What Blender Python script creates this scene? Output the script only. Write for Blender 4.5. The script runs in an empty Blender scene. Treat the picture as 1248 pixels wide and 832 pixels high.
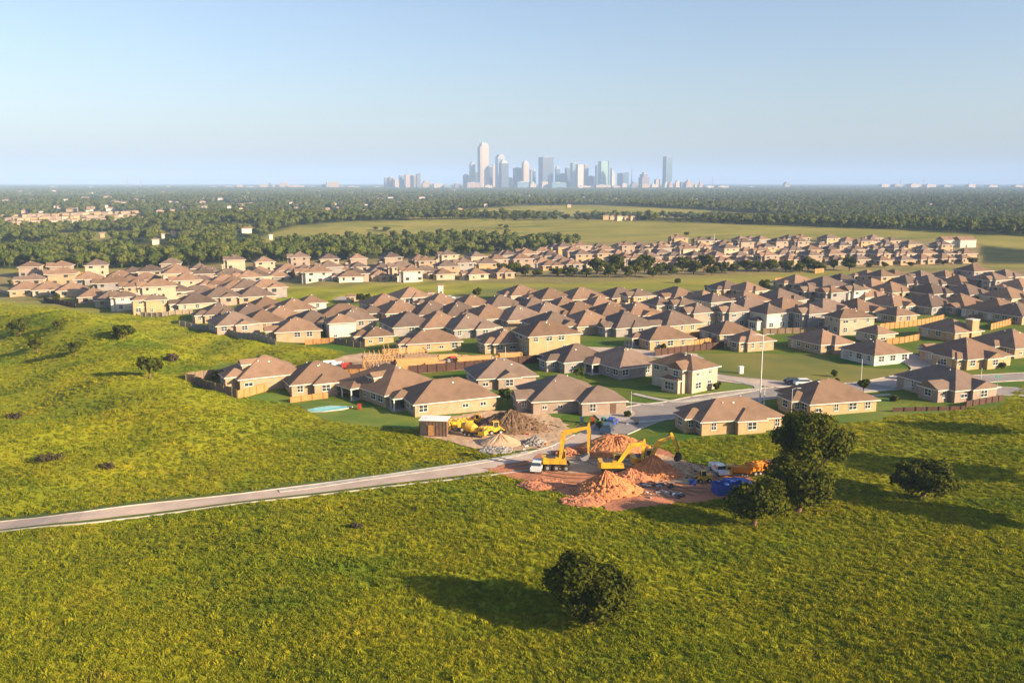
HAZE = True
EXPO = 1.5
import bpy, math, random
import numpy as np
from mathutils import Vector, Matrix
R = math.radians
SC = bpy.context.scene
COL = SC.collection
rnd = random.Random(11)
# ------------------------------------------------------------------ camera model
FPX, W0, H0, CAMZ, PITCH = 1100.0, 1248.0, 832.0, 46.0, R(9.98)
cam_d = bpy.data.cameras.new('camera'); cam = bpy.data.objects.new('camera', cam_d); COL.objects.link(cam)
cam.location = (0, 0, CAMZ); cam.rotation_euler = (R(90)-PITCH, 0, 0)
cam_d.sensor_width = 36; cam_d.lens = FPX/W0*36; cam_d.clip_start = 1; cam_d.clip_end = 200000
SC.camera = cam
CP, SP = math.cos(PITCH), math.sin(PITCH)
def sstep(a, b, x):
    t = np.clip((x-a)/(b-a), 0, 1); return t*t*(3-2*t)
def gau(x, y, cx, cy, sx, sy, rot=0.0):
    c, s = math.cos(rot), math.sin(rot); dx, dy = x-cx, y-cy
    u = (c*dx+s*dy)/sx; v = (-s*dx+c*dy)/sy
    return np.exp(-0.5*(u*u+v*v))
def segd(x, y, x0, y0, x1, y1):
    dx, dy = x1-x0, y1-y0; t = np.clip(((x-x0)*dx+(y-y0)*dy)/(dx*dx+dy*dy), 0, 1)
    return np.hypot(x-x0-t*dx, y-y0-t*dy)
def terrain(x, y):
    x = np.asarray(x, float); y = np.asarray(y, float)
    z = 0.35*np.sin(x*0.045+1.3)*np.cos(y*0.05+0.4)+0.25*np.sin(x*0.02-y*0.031+2)
    z = z+0.5*np.sin(x*0.013+0.7)*np.sin(y*0.009+1.0)
    # left meadow swells
    m = sstep(-28, -62, x-0.12*(y-200))
    z = z+1.9*m*(2.6*gau(x,y,-105,232,34,10,-0.75)+2.2*gau(x,y,-92,196,34,9,-0.7)+3.0*gau(x,y,-135,265,40,11,-0.7)
             -1.6*gau(x,y,-88,250,26,9,-0.7)-1.1*gau(x,y,-120,215,30,7,-0.7)+1.5*gau(x,y,-75,160,28,10,0.2)+0.35*np.sin(x*0.11+y*0.16)+0.2*np.sin(x*0.23-y*0.19))
    # foreground meadow rolls gently
    f = sstep(142, 118, y)
    z = z+f*(1.3*gau(x,y,-5,112,30,12,0.1)-1.0*gau(x,y,28,100,16,18,0.5)+1.5*gau(x,y,60,95,22,20,0.4)+0.22*np.sin(x*0.21+y*0.13)+0.15*np.sin(x*0.11-y*0.3))
    # right hand slope
    z = z+1.8*gau(x,y,92,150,28,18,0.2)-0.8*gau(x,y,62,140,16,10,0.2)
    # far grass ridge
    d = np.minimum(np.minimum(segd(x,y,-300,975,0,950), segd(x,y,0,950,250,830)), segd(x,y,250,830,600,600))
    z = z+8.5*np.exp(-0.5*(d/85)**2)
    d2 = segd(x,y,-60,1440,330,1380); z = z+10*np.exp(-0.5*(d2/90)**2)
    return z
def at(px, py, dz=0.0):
    cx, cy = (px-W0/2)/FPX, (H0/2-py)/FPX
    d = (cx, CP+cy*SP, -SP+cy*CP)
    t = 40.0; step = 4.0
    while t < 60000:
        p = (d[0]*t, d[1]*t, d[2]*t); g = TZ(p[0], p[1])+dz
        if CAMZ+p[2] <= g: break
        t += step; step = max(4.0, t*0.01)
    lo, hi = max(t-step*1.02, 1), t
    for _ in range(30):
        m = (lo+hi)/2; p = (d[0]*m, d[1]*m, d[2]*m)
        if CAMZ+p[2] <= TZ(p[0], p[1])+dz: hi = m
        else: lo = m
    p = (d[0]*hi, d[1]*hi, d[2]*hi)
    return Vector((float(p[0]), float(p[1]), TZ(p[0], p[1])))
def topx(x, y, z):
    """world to photo pixel (arrays)"""
    x = np.asarray(x, float); y = np.asarray(y, float); zz = np.asarray(z, float)-CAMZ
    dep = y*CP-zz*SP; up = y*SP+zz*CP
    return W0/2+FPX*x/dep, H0/2-FPX*up/dep
def TZ(x, y):
    """terrain() for one point, in plain floats"""
    sin, cos, ex = math.sin, math.cos, math.exp
    def ss(a, b, v): t = min(max((v-a)/(b-a), 0.0), 1.0); return t*t*(3-2*t)
    def g(cx, cy, sx, sy, rot):
        c, s = cos(rot), sin(rot); dx, dy = x-cx, y-cy; u = (c*dx+s*dy)/sx; v = (-s*dx+c*dy)/sy; return ex(-0.5*(u*u+v*v))
    z = 0.35*sin(x*0.045+1.3)*cos(y*0.05+0.4)+0.25*sin(x*0.02-y*0.031+2)+0.5*sin(x*0.013+0.7)*sin(y*0.009+1.0)
    m = ss(-28, -62, x-0.12*(y-200))
    if m > 0: z += 1.9*m*(2.6*g(-105,232,34,10,-0.75)+2.2*g(-92,196,34,9,-0.7)+3.0*g(-135,265,40,11,-0.7)-1.6*g(-88,250,26,9,-0.7)-1.1*g(-120,215,30,7,-0.7)+1.5*g(-75,160,28,10,0.2)+0.35*sin(x*0.11+y*0.16)+0.2*sin(x*0.23-y*0.19))
    f = ss(142, 118, y)
    if f > 0: z += f*(1.3*g(-5,112,30,12,0.1)-1.0*g(28,100,16,18,0.5)+1.5*g(60,95,22,20,0.4)+0.22*sin(x*0.21+y*0.13)+0.15*sin(x*0.11-y*0.3))
    z += 1.8*g(92,150,28,18,0.2)-0.8*g(62,140,16,10,0.2)
    def sd(x0, y0, x1, y1):
        dx, dy = x1-x0, y1-y0; t = min(max(((x-x0)*dx+(y-y0)*dy)/(dx*dx+dy*dy), 0.0), 1.0); return math.hypot(x-x0-t*dx, y-y0-t*dy)
    if y > 250:
        d = min(sd(-300,975,0,950), sd(0,950,250,830), sd(250,830,600,600)); z += 8.5*ex(-0.5*(d/85)**2)+10*ex(-0.5*(sd(-60,1440,330,1380)/90)**2)
    return z
_rt = random.Random(0)
for _k in range(60):
    _x, _y = _rt.uniform(-300, 300), _rt.uniform(60, 1000)
    assert abs(TZ(_x, _y)-float(terrain(_x, _y))) < 0.02, (_x, _y)
def in_poly(px, py, poly):
    px = np.asarray(px); py = np.asarray(py); r = np.zeros(px.shape, bool); n = len(poly)
    for i in range(n):
        x0, y0 = poly[i]; x1, y1 = poly[(i+1) % n]
        if y0 == y1: continue
        c = ((y0 > py) != (y1 > py)) & (px < (x1-x0)*(py-y0)/(y1-y0)+x0)
        r ^= c
    return r
# ------------------------------------------------------------------ object helpers
def tag(o, label=None, cat=None, group=None, kind=None):
    if label: o['label'] = label
    if cat: o['category'] = cat
    if group: o['group'] = group
    if kind: o['kind'] = kind
    return o
def empty(name, loc, rz=0.0, label=None, cat=None, group=None):
    o = bpy.data.objects.new(name, None); COL.objects.link(o)
    o.location = loc; o.rotation_euler = (0, 0, rz); o.empty_display_size = 0.5
    return tag(o, label, cat, group)
def copy_tree(o, parent=None):
    c = o.copy(); COL.objects.link(c); c.parent = parent
    for ch in KIDS.get(o.name, []):
        k = copy_tree(ch, c)
    return c
KIDS = {}
class MB:
    def __init__(s): s.v = []; s.f = []; s.m = []; s.tf = None
    def add(s, vs, fs, mi=0):
        n = len(s.v)
        if s.tf is not None: vs = [tuple(s.tf @ Vector(v)) for v in vs]
        s.v.extend(tuple(v) for v in vs); s.f.extend(tuple(i+n for i in f) for f in fs); s.m.extend([mi]*len(fs))
    def box(s, x0, y0, z0, x1, y1, z1, mi=0):
        s.add([(x0,y0,z0),(x1,y0,z0),(x1,y1,z0),(x0,y1,z0),(x0,y0,z1),(x1,y0,z1),(x1,y1,z1),(x0,y1,z1)],
              [(0,3,2,1),(4,5,6,7),(0,1,5,4),(1,2,6,5),(2,3,7,6),(3,0,4,7)], mi)
    def prism(s, pts, z0, z1, mi=0, taper=1.0):
        n = len(pts); cx = sum(p[0] for p in pts)/n; cy = sum(p[1] for p in pts)/n
        vs = [(p[0],p[1],z0) for p in pts]+[(cx+(p[0]-cx)*taper, cy+(p[1]-cy)*taper, z1) for p in pts]
        s.add(vs, [tuple(range(n-1,-1,-1)), tuple(range(n,2*n))]+[(i,(i+1)%n,n+(i+1)%n,n+i) for i in range(n)], mi)
    def cyl(s, x, y, z0, z1, r, n=10, mi=0, r1=None):
        r1 = r if r1 is None else r1
        vs = [(x+r*math.cos(2*math.pi*i/n), y+r*math.sin(2*math.pi*i/n), z0) for i in range(n)]
        vs += [(x+r1*math.cos(2*math.pi*i/n), y+r1*math.sin(2*math.pi*i/n), z1) for i in range(n)]
        s.add(vs, [tuple(range(n-1,-1,-1)), tuple(range(n,2*n))]+[(i,(i+1)%n,n+(i+1)%n,n+i) for i in range(n)], mi)
    def tube(s, pts, rad, n=8, mi=0, cap=True):
        pts = [Vector(p) for p in pts]; rings = []
        if not isinstance(rad, (list, tuple)): rad = [rad]*len(pts)
        up = Vector((0,0,1))
        for i, p in enumerate(pts):
            d = (pts[min(i+1,len(pts)-1)]-pts[max(i-1,0)]).normalized()
            a = d.cross(up if abs(d.z) < 0.9 else Vector((1,0,0))).normalized(); b = d.cross(a)
            rings.append([tuple(p+(a*math.cos(2*math.pi*k/n)+b*math.sin(2*math.pi*k/n))*rad[i]) for k in range(n)])
        vs = [v for r in rings for v in r]; fs = []
        for i in range(len(pts)-1):
            for k in range(n):
                k2 = (k+1) % n; fs.append((i*n+k, (i+1)*n+k, (i+1)*n+k2, i*n+k2))
        if cap: fs.append(tuple(range(n))); fs.append(tuple((len(pts)-1)*n+k for k in range(n-1,-1,-1)))
        s.add(vs, fs, mi)
    def beam(s, p0, p1, w0, h0, w1=None, h1=None, mi=0):
        """box section bar in the local xz plane, width along y"""
        w1 = w0 if w1 is None else w1; h1 = h0 if h1 is None else h1
        p0 = Vector(p0); p1 = Vector(p1); d = (p1-p0).normalized(); y = Vector((0,1,0)); n = d.cross(y).normalized()
        vs = []
        for p, w, h in ((p0,w0,h0),(p1,w1,h1)):
            for a, b in ((-1,-1),(1,-1),(1,1),(-1,1)): vs.append(tuple(p+y*(a*w/2)+n*(b*h/2)))
        s.add(vs, [(0,3,2,1),(4,5,6,7),(0,1,5,4),(1,2,6,5),(2,3,7,6),(3,0,4,7)], mi)
    def sphere(s, c, r, n=10, m=6, mi=0):
        rx, ry, rz = r if isinstance(r, (tuple, list)) else (r, r, r); vs = []; fs = []
        for j in range(m+1):
            t = math.pi*j/m
            for i in range(n):
                a = 2*math.pi*i/n; vs.append((c[0]+rx*math.sin(t)*math.cos(a), c[1]+ry*math.sin(t)*math.sin(a), c[2]+rz*math.cos(t)))
        for j in range(m):
            for i in range(n): fs.append((j*n+i, (j+1)*n+i, (j+1)*n+(i+1)%n, j*n+(i+1)%n))
        s.add(vs, fs, mi)
    def mesh(s, name, mats, smooth=False):
        me = bpy.data.meshes.new(name); me.from_pydata(s.v, [], s.f)
        if not isinstance(mats, (list, tuple)): mats = [mats]
        for m in mats: me.materials.append(m)
        if len(mats) > 1: me.polygons.foreach_set('material_index', s.m)
        if smooth: me.polygons.foreach_set('use_smooth', [True]*len(s.f))
        me.update(); return me
    def build(s, name, mats, parent=None, loc=None, rz=0.0, smooth=False):
        o = bpy.data.objects.new(name, s.mesh(name, mats, smooth)); COL.objects.link(o)
        if parent is not None: o.parent = parent; KIDS.setdefault(parent.name, []).append(o)
        if loc is not None: o.location = loc
        if rz: o.rotation_euler = (0, 0, rz)
        return o
# ------------------------------------------------------------------ materials
def mat(name, col=(0.5,0.5,0.5), rough=0.8, metal=0.0, spec=0.3):
    m = bpy.data.materials.new(name); m.use_nodes = True; nt = m.node_tree
    b = nt.nodes['Principled BSDF']; b.inputs['Base Color'].default_value = (*col, 1); b.inputs['Roughness'].default_value = rough
    b.inputs['Metallic'].default_value = metal; b.inputs['Specular IOR Level'].default_value = spec
    return m, nt, b
def nd(nt, t, **kw):
    n = nt.nodes.new(t)
    for k, v in kw.items():
        if k.startswith('i_'): n.inputs[k[2:].replace('_', ' ')].default_value = v
        else: setattr(n, k, v)
    return n
def mixc(nt, fac, a, b, mode='MIX'):
    n = nt.nodes.new('ShaderNodeMix'); n.data_type = 'RGBA'; n.blend_type = mode
    for s, v in ((n.inputs[0], fac), (n.inputs[6], a), (n.inputs[7], b)):
        if hasattr(v, 'is_linked'): nt.links.new(v, s)
        elif isinstance(v, (int, float)): s.default_value = v
        else: s.default_value = (*v, 1) if len(v) == 3 else v
    return n.outputs[2]
def noise(nt, vec, scale, detail=3, rough=0.55, lo=0.35, hi=0.65):
    n = nd(nt, 'ShaderNodeTexNoise'); n.inputs['Scale'].default_value = scale; n.inputs['Detail'].default_value = detail; n.inputs['Roughness'].default_value = rough
    nt.links.new(vec, n.inputs['Vector'])
    r = nd(nt, 'ShaderNodeMapRange'); r.inputs[1].default_value = lo; r.inputs[2].default_value = hi; nt.links.new(n.outputs[0], r.inputs[0])
    return r.outputs[0]
def scalevec(nt, vec, s, rot=0.0):
    m = nd(nt, 'ShaderNodeMapping'); m.inputs['Scale'].default_value = s; m.inputs['Rotation'].default_value = (0, 0, rot); nt.links.new(vec, m.inputs[0]); return m.outputs[0]
def bump(nt, b, h, strength=0.5, dist=0.1):
    n = nd(nt, 'ShaderNodeBump'); n.inputs['Strength'].default_value = strength; n.inputs['Distance'].default_value = dist
    nt.links.new(h, n.inputs['Height']); nt.links.new(n.outputs[0], b.inputs['Normal'])
def geo(nt): return nd(nt, 'ShaderNodeNewGeometry').outputs['Position']
def objv(nt): return nd(nt, 'ShaderNodeTexCoord').outputs['Object']
def noisy(name, c1, c2, scale=1.0, rough=0.85, metal=0.0, bmp=0.0, detail=4, objrand=0.0, space='geo', spec=0.3):
    m, nt, b = mat(name, c1, rough, metal, spec); v = geo(nt) if space == 'geo' else objv(nt)
    c = mixc(nt, noise(nt, v, scale, detail), c1, c2)
    if objrand:
        oi = nd(nt, 'ShaderNodeObjectInfo'); r = nd(nt, 'ShaderNodeMapRange'); r.inputs[3].default_value = 1-objrand; r.inputs[4].default_value = 1+objrand
        nt.links.new(oi.outputs['Random'], r.inputs[0]); h = nd(nt, 'ShaderNodeHueSaturation'); nt.links.new(r.outputs[0], h.inputs['Value']); nt.links.new(c, h.inputs['Color']); c = h.outputs[0]
    nt.links.new(c, b.inputs['Base Color'])
    if bmp: bump(nt, b, noise(nt, v, scale*3, 5), bmp, 0.1)
    return m
# meadow colour shared by ground and tufts
def meadow_color(nt):
    p = geo(nt)
    YG, GR, DK, BR, OL = (0.325,0.295,0.013), (0.150,0.200,0.010), (0.085,0.135,0.009), (0.26,0.19,0.035), (0.27,0.275,0.010)
    n1 = noise(nt, p, 0.045, 4, 0.6, 0.36, 0.62); c = mixc(nt, n1, GR, YG)
    st = scalevec(nt, p, (0.05, 0.16, 0.1), 0.5); n2 = noise(nt, st, 1.0, 4, 0.6, 0.45, 0.62); c = mixc(nt, n2, c, OL)
    n3 = noise(nt, scalevec(nt, p, (0.22, 0.5, 0.3), -0.5), 1.0, 5, 0.65, 0.55, 0.68); mm = nd(nt, 'ShaderNodeMath', operation='MULTIPLY'); mm.inputs[1].default_value = 0.6; nt.links.new(n3, mm.inputs[0]); c = mixc(nt, mm.outputs[0], c, DK)
    n4 = noise(nt, p, 0.11, 5, 0.6, 0.62, 0.72); m4 = nd(nt, 'ShaderNodeMath', operation='MULTIPLY'); m4.inputs[1].default_value = 0.45; nt.links.new(n4, m4.inputs[0]); c = mixc(nt, m4.outputs[0], c, BR)
    n5 = noise(nt, p, 0.9, 4, 0.6, 0.35, 0.68); m5 = nd(nt, 'ShaderNodeMath', operation='MULTIPLY'); m5.inputs[1].default_value = 0.28; nt.links.new(n5, m5.inputs[0]); c = mixc(nt, m5.outputs[0], c, DK)
    return c
M = {}
def make_ground_mat():
    m, nt, b = mat('ground_cover', (0.1,0.1,0.02), 0.95, 0, 0.1); p = geo(nt)
    c = meadow_color(nt)
    def at_(n):
        a = nd(nt, 'ShaderNodeAttribute'); a.attribute_name = n; return a.outputs['Fac']
    far = mixc(nt, noise(nt, p, 0.012, 5, 0.6), (0.19,0.185,0.035), (0.30,0.26,0.062))
    far = mixc(nt, noise(nt, scalevec(nt, p, (0.012,0.05,0.02), 0.2), 1.0, 5, 0.6, 0.5, 0.7), far, (0.13,0.15,0.03))
    c = mixc(nt, at_('farfield'), c, far)
    lawn = mixc(nt, noise(nt, p, 0.05, 5), (0.045,0.115,0.010), (0.15,0.165,0.022))
    c = mixc(nt, at_('lawn'), c, lawn)
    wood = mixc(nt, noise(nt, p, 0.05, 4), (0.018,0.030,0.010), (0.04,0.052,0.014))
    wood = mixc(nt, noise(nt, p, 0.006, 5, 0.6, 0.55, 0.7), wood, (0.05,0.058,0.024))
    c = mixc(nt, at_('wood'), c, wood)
    soil = mixc(nt, noise(nt, p, 0.3, 5), (0.20,0.13,0.08), (0.30,0.22,0.15))
    c = mixc(nt, at_('soil'), c, soil)
    nt.links.new(c, b.inputs['Base Color'])
    bump(nt, b, noise(nt, p, 2.2, 6, 0.7, 0.2, 0.8), 0.45, 0.22)
    return m
M['ground'] = make_ground_mat()
m, nt, b = mat('grass_blade', (0.1,0.1,0.02), 0.7, 0, 0.15)
c = meadow_color(nt)
oi = nd(nt, 'ShaderNodeObjectInfo'); r_ = nd(nt, 'ShaderNodeValToRGB'); r_.color_ramp.elements[0].color = (0.65,0.72,0.6,1); r_.color_ramp.elements[1].color = (1.35,1.25,1.2,1)
e = r_.color_ramp.elements.new(0.6); e.color = (1.05,1.08,1,1)
nt.links.new(oi.outputs['Random'], r_.inputs[0]); c = mixc(nt, 1.0, c, r_.outputs[0], 'MULTIPLY'); nt.links.new(c, b.inputs['Base Color'])
tr = nd(nt, 'ShaderNodeBsdfTranslucent'); nt.links.new(c, tr.inputs[0]); ms = nd(nt, 'ShaderNodeMixShader'); ms.inputs[0].default_value = 0.3
nt.links.new(b.outputs[0], ms.inputs[1]); nt.links.new(tr.outputs[0], ms.inputs[2]); nt.links.new(ms.outputs[0], nt.nodes['Material Output'].inputs[0])
M['blade'] = m
def leafmat(name, c1, c2, c3, tl=0.2, sc=0.5):
    m, nt, b = mat(name, c1, 0.75, 0, 0.08)
    v = objv(nt); c = mixc(nt, noise(nt, v, sc, 3, 0.6), c1, c2)
    oi = nd(nt, 'ShaderNodeObjectInfo'); mm = nd(nt, 'ShaderNodeMath', operation='MULTIPLY'); mm.inputs[1].default_value = 0.8
    nt.links.new(oi.outputs['Random'], mm.inputs[0]); c = mixc(nt, mm.outputs[0], c, c3); nt.links.new(c, b.inputs['Base Color'])
    t = nd(nt, 'ShaderNodeBsdfTranslucent'); nt.links.new(c, t.inputs[0]); ms = nd(nt, 'ShaderNodeMixShader'); ms.inputs[0].default_value = tl
    nt.links.new(b.outputs[0], ms.inputs[1]); nt.links.new(t.outputs[0], ms.inputs[2]); nt.links.new(ms.outputs[0], nt.nodes['Material Output'].inputs[0])
    return m
M['oak'] = leafmat('oak_leaves', (0.030,0.042,0.003), (0.100,0.108,0.006), (0.05,0.06,0.004))
M['leaf_far'] = leafmat('woodland_leaves', (0.042,0.068,0.014), (0.085,0.112,0.022), (0.125,0.135,0.030), 0.15, 0.15)
M['leaf_mid'] = leafmat('tree_leaves', (0.036,0.052,0.005), (0.09,0.10,0.008), (0.065,0.07,0.006))
M['leaf_bright'] = leafmat('young_leaves', (0.10,0.13,0.02), (0.16,0.16,0.02), (0.07,0.11,0.02))
M['leaf_brown'] = leafmat('dry_leaves', (0.07,0.055,0.03), (0.11,0.08,0.05), (0.06,0.05,0.03))
M['bark'] = noisy('bark', (0.10,0.065,0.04), (0.20,0.11,0.06), 3, 0.9, bmp=0.5)
def shingle(name, c1, c2):
    m, nt, b = mat(name, c1, 0.9, 0, 0.15); v = objv(nt)
    c = mixc(nt, noise(nt, v, 6, 4, 0.7, 0.3, 0.7), c1, c2)
    c = mixc(nt, noise(nt, v, 0.35, 4, 0.6, 0.4, 0.75), c, tuple(x*0.8 for x in c1))
    sx = nd(nt, 'ShaderNodeSeparateXYZ'); nt.links.new(v, sx.inputs[0])
    fr = nd(nt, 'ShaderNodeMath', operation='MULTIPLY'); fr.inputs[1].default_value = 4.5; nt.links.new(sx.outputs[2], fr.inputs[0])
    f2 = nd(nt, 'ShaderNodeMath', operation='FRACT'); nt.links.new(fr.outputs[0], f2.inputs[0])
    f3 = nd(nt, 'ShaderNodeMapRange'); f3.inputs[1].default_value = 0; f3.inputs[2].default_value = 0.35; f3.inputs[3].default_value = 0.3; f3.inputs[4].default_value = 0; nt.links.new(f2.outputs[0], f3.inputs[0])
    c = mixc(nt, f3.outputs[0], c, tuple(x*0.55 for x in c1))
    oi = nd(nt, 'ShaderNodeObjectInfo'); r = nd(nt, 'ShaderNodeMapRange'); r.inputs[3].default_value = 0.74; r.inputs[4].default_value = 1.18
    nt.links.new(oi.outputs['Random'], r.inputs[0]); h = nd(nt, 'ShaderNodeHueSaturation'); nt.links.new(r.outputs[0], h.inputs['Value']); nt.links.new(c, h.inputs['Color'])
    nt.links.new(h.outputs[0], b.inputs['Base Color']); bump(nt, b, f2.outputs[0], 0.3, 0.03); return m
M['roof_brown'] = shingle('brown_shingles', (0.205,0.132,0.090), (0.262,0.172,0.116))
M['roof_grey'] = shingle('grey_shingles', (0.165,0.120,0.094), (0.21,0.152,0.118))
M['roof_dark'] = shingle('dark_shingles', (0.125,0.092,0.075), (0.165,0.122,0.098))
def brick(name, c1, c2, mort, lap=False):
    m, nt, b = mat(name, c1, 0.85, 0, 0.2); v = objv(nt); sx = nd(nt, 'ShaderNodeSeparateXYZ'); nt.links.new(v, sx.inputs[0])
    ad = nd(nt, 'ShaderNodeMath', operation='ADD'); nt.links.new(sx.outputs[0], ad.inputs[0]); nt.links.new(sx.outputs[1], ad.inputs[1])
    cb = nd(nt, 'ShaderNodeCombineXYZ'); nt.links.new(ad.outputs[0], cb.inputs[0]); nt.links.new(sx.outputs[2], cb.inputs[1])
    if lap:
        fr = nd(nt, 'ShaderNodeMath', operation='MULTIPLY'); fr.inputs[1].default_value = 5; nt.links.new(sx.outputs[2], fr.inputs[0])
        f2 = nd(nt, 'ShaderNodeMath', operation='FRACT'); nt.links.new(fr.outputs[0], f2.inputs[0])
        f3 = nd(nt, 'ShaderNodeMapRange'); f3.inputs[2].default_value = 0.2; f3.inputs[3].default_value = 0.45; f3.inputs[4].default_value = 0; nt.links.new(f2.outputs[0], f3.inputs[0])
        c = mixc(nt, f3.outputs[0], c1, mort)
    else:
        t = nd(nt, 'ShaderNodeTexBrick'); t.inputs['Scale'].default_value = 3.2; t.inputs['Color1'].default_value = (*c1,1); t.inputs['Color2'].default_value = (*c2,1); t.inputs['Mortar'].default_value = (*mort,1); t.inputs['Mortar Size'].default_value = 0.03
        nt.links.new(cb.outputs[0], t.inputs[0]); c = t.outputs[0]
    c = mixc(nt, noise(nt, v, 0.5, 5, 0.6, 0.4, 0.8), c, tuple(x*0.8 for x in c2))
    c = mixc(nt, 1.0, c, (0.86,0.84,0.82), 'MULTIPLY')
    nt.links.new(c, b.inputs['Base Color']); return m
WALLS = {
 'tan':   brick('tan_brick', (0.47,0.345,0.215), (0.41,0.295,0.18), (0.44,0.37,0.28)),
 'cream': brick('cream_siding', (0.52,0.43,0.32), (0.47,0.385,0.285), (0.42,0.34,0.22), True),
 'golden': brick('golden_brick', (0.52,0.37,0.215), (0.45,0.31,0.17), (0.5,0.38,0.22)),
 'grey':  brick('grey_siding', (0.33,0.31,0.30), (0.29,0.275,0.27), (0.2,0.19,0.185), True),
 'white': brick('white_siding', (0.66,0.62,0.56), (0.60,0.57,0.52), (0.42,0.40,0.37), True),
 'stone': brick('pinkish_stone', (0.40,0.30,0.24), (0.32,0.25,0.21), (0.42,0.36,0.30)),
}
M['trim'] = noisy('trim_paint', (0.62,0.58,0.52), (0.55,0.52,0.47), 2, 0.6, space='obj')
M['white'] = noisy('white_paint', (0.78,0.77,0.74), (0.70,0.69,0.66), 2, 0.5, space='obj')
m, nt, b = mat('window_glass', (0.03,0.04,0.05), 0.06, 0, 0.9); M['glass'] = m
M['door'] = noisy('door_paint', (0.10,0.06,0.04), (0.14,0.09,0.06), 2, 0.5, space='obj')
M['garage'] = brick('garage_panels', (0.55,0.50,0.43), (0.5,0.46,0.4), (0.34,0.31,0.27), True)
M['concrete'] = noisy('concrete', (0.42,0.38,0.35), (0.33,0.30,0.28), 0.35, 0.9, bmp=0.1, detail=6)
M['road'] = noisy('road_surface', (0.50,0.40,0.33), (0.38,0.305,0.255), 0.25, 0.9, detail=7)
M['asphalt'] = noisy('pale_asphalt', (0.30,0.27,0.25), (0.23,0.205,0.195), 0.2, 0.9, detail=7)
M['curb'] = noisy('curb_concrete', (0.45,0.43,0.38), (0.33,0.31,0.28), 0.8, 0.85, detail=5)
M['soil_red'] = noisy('red_soil', (0.48,0.20,0.10), (0.34,0.145,0.08), 0.16, 0.95, bmp=1.0, detail=9)
M['soil_orange'] = noisy('orange_soil', (0.52,0.225,0.09), (0.38,0.155,0.07), 0.8, 0.95, bmp=1.0, detail=8)
M['soil_brown'] = noisy('brown_soil', (0.12,0.072,0.042), (0.20,0.125,0.072), 1.2, 0.95, bmp=1.0, detail=8)
M['soil_tan'] = noisy('tan_soil', (0.50,0.355,0.23), (0.36,0.245,0.155), 0.25, 0.95, bmp=0.8, detail=8)
M['gravel'] = noisy('pale_gravel', (0.42,0.40,0.38), (0.22,0.20,0.19), 2.5, 0.95, bmp=1.0)
M['fence'] = noisy('cedar_fence', (0.42,0.22,0.075), (0.33,0.17,0.065), 1.5, 0.85, detail=6)
M['fence_old'] = noisy('weathered_fence', (0.23,0.165,0.11), (0.16,0.115,0.08), 1.5, 0.9, detail=6)
M['fence_dark'] = noisy('dark_fence', (0.09,0.045,0.03), (0.06,0.035,0.028), 1.5, 0.9)
M['lumber'] = noisy('fresh_lumber', (0.56,0.34,0.14), (0.45,0.25,0.10), 3, 0.8, detail=6)
M['yellow'] = noisy('machine_yellow', (0.72,0.42,0.012), (0.46,0.27,0.045), 1.2, 0.45, detail=6, spec=0.5)
M['orange'] = noisy('machine_orange', (0.70,0.26,0.02), (0.6,0.22,0.02), 1.2, 0.5)
M['dark'] = noisy('dark_steel', (0.035,0.035,0.038), (0.07,0.06,0.055), 2, 0.6)
M['rubber'] = noisy('rubber', (0.02,0.02,0.02), (0.05,0.042,0.036), 3, 0.85)
M['steel'] = noisy('galvanised_steel', (0.45,0.46,0.47), (0.36,0.37,0.38), 2, 0.45, metal=0.5)
M['polewhite'] = noisy('pale_pole', (0.62,0.60,0.56), (0.52,0.5,0.47), 1, 0.5)
M['blue'] = noisy('blue_paint', (0.02,0.075,0.36), (0.018,0.055,0.27), 0.8, 0.5, bmp=0.2)
M['carwhite'] = noisy('white_car_paint', (0.75,0.76,0.77), (0.68,0.69,0.70), 0.8, 0.25, spec=0.6)
M['carblue'] = noisy('dark_blue_car_paint', (0.02,0.05,0.12), (0.025,0.055,0.11), 0.8, 0.25, spec=0.6)
M['red'] = noisy('red_paint', (0.42,0.05,0.03), (0.34,0.05,0.03), 0.8, 0.5)
M['teal'] = noisy('teal_plastic', (0.02,0.22,0.16), (0.02,0.18,0.14), 0.8, 0.5)
M['water'] = noisy('pool_water', (0.10,0.52,0.60), (0.14,0.60,0.66), 0.8, 0.08, spec=0.6)
# ------------------------------------------------------------------ ground zones (photo pixel outlines of areas of the ground)
P_FARM = [(300,300),(330,284),(360,276),(420,270),(560,267),(700,266),(900,273),(1100,280),(1260,288),(1500,300),(1500,318),(1260,305),(1190,298),(1090,291),(900,291),(790,296),(720,298),(690,298),(560,293),(430,296),(380,299)]
P_FARM2 = [(490,267),(540,257),(640,250),(740,250),(860,256),(960,263),(1040,269),(900,267.5),(800,265),(680,264),(600,264.5),(545,266)]
P_MID = [(228,375),(330,350),(500,343),(660,336),(900,330),(1060,326),(1190,323),(1500,318),(1500,332),(1248,327),(1100,332),(960,345),(900,352),(860,362),(760,358),(620,352),(500,366),(420,372),(330,378)]
CLEAR = [[(0,268),(60,262),(170,258),(180,272),(90,279),(0,281)], [(70,284),(190,280),(215,285),(120,295),(60,293)], [(-20,297),(30,294),(60,298),(40,307),(-20,309)], [(142,301),(190,298),(206,303),(160,312)], [(230,276),(300,272),(330,277),(250,284)], [(200,250),(330,247),(340,251),(210,255)], [(20,240),(180,238),(180,241),(20,243)], [(420,246),(520,244),(520,248),(430,250)], [(500,276),(560,273.5),(570,276)]]
P_FOREST_IN = [(-500,224),(1800,224),(1800,330),(1260,288),(1100,280),(900,273),(800,266),(800,297),(735,300),(690,306),(600,312),(520,316),(440,320),(300,322),(200,327),(0,327),(-500,336)]
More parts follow.
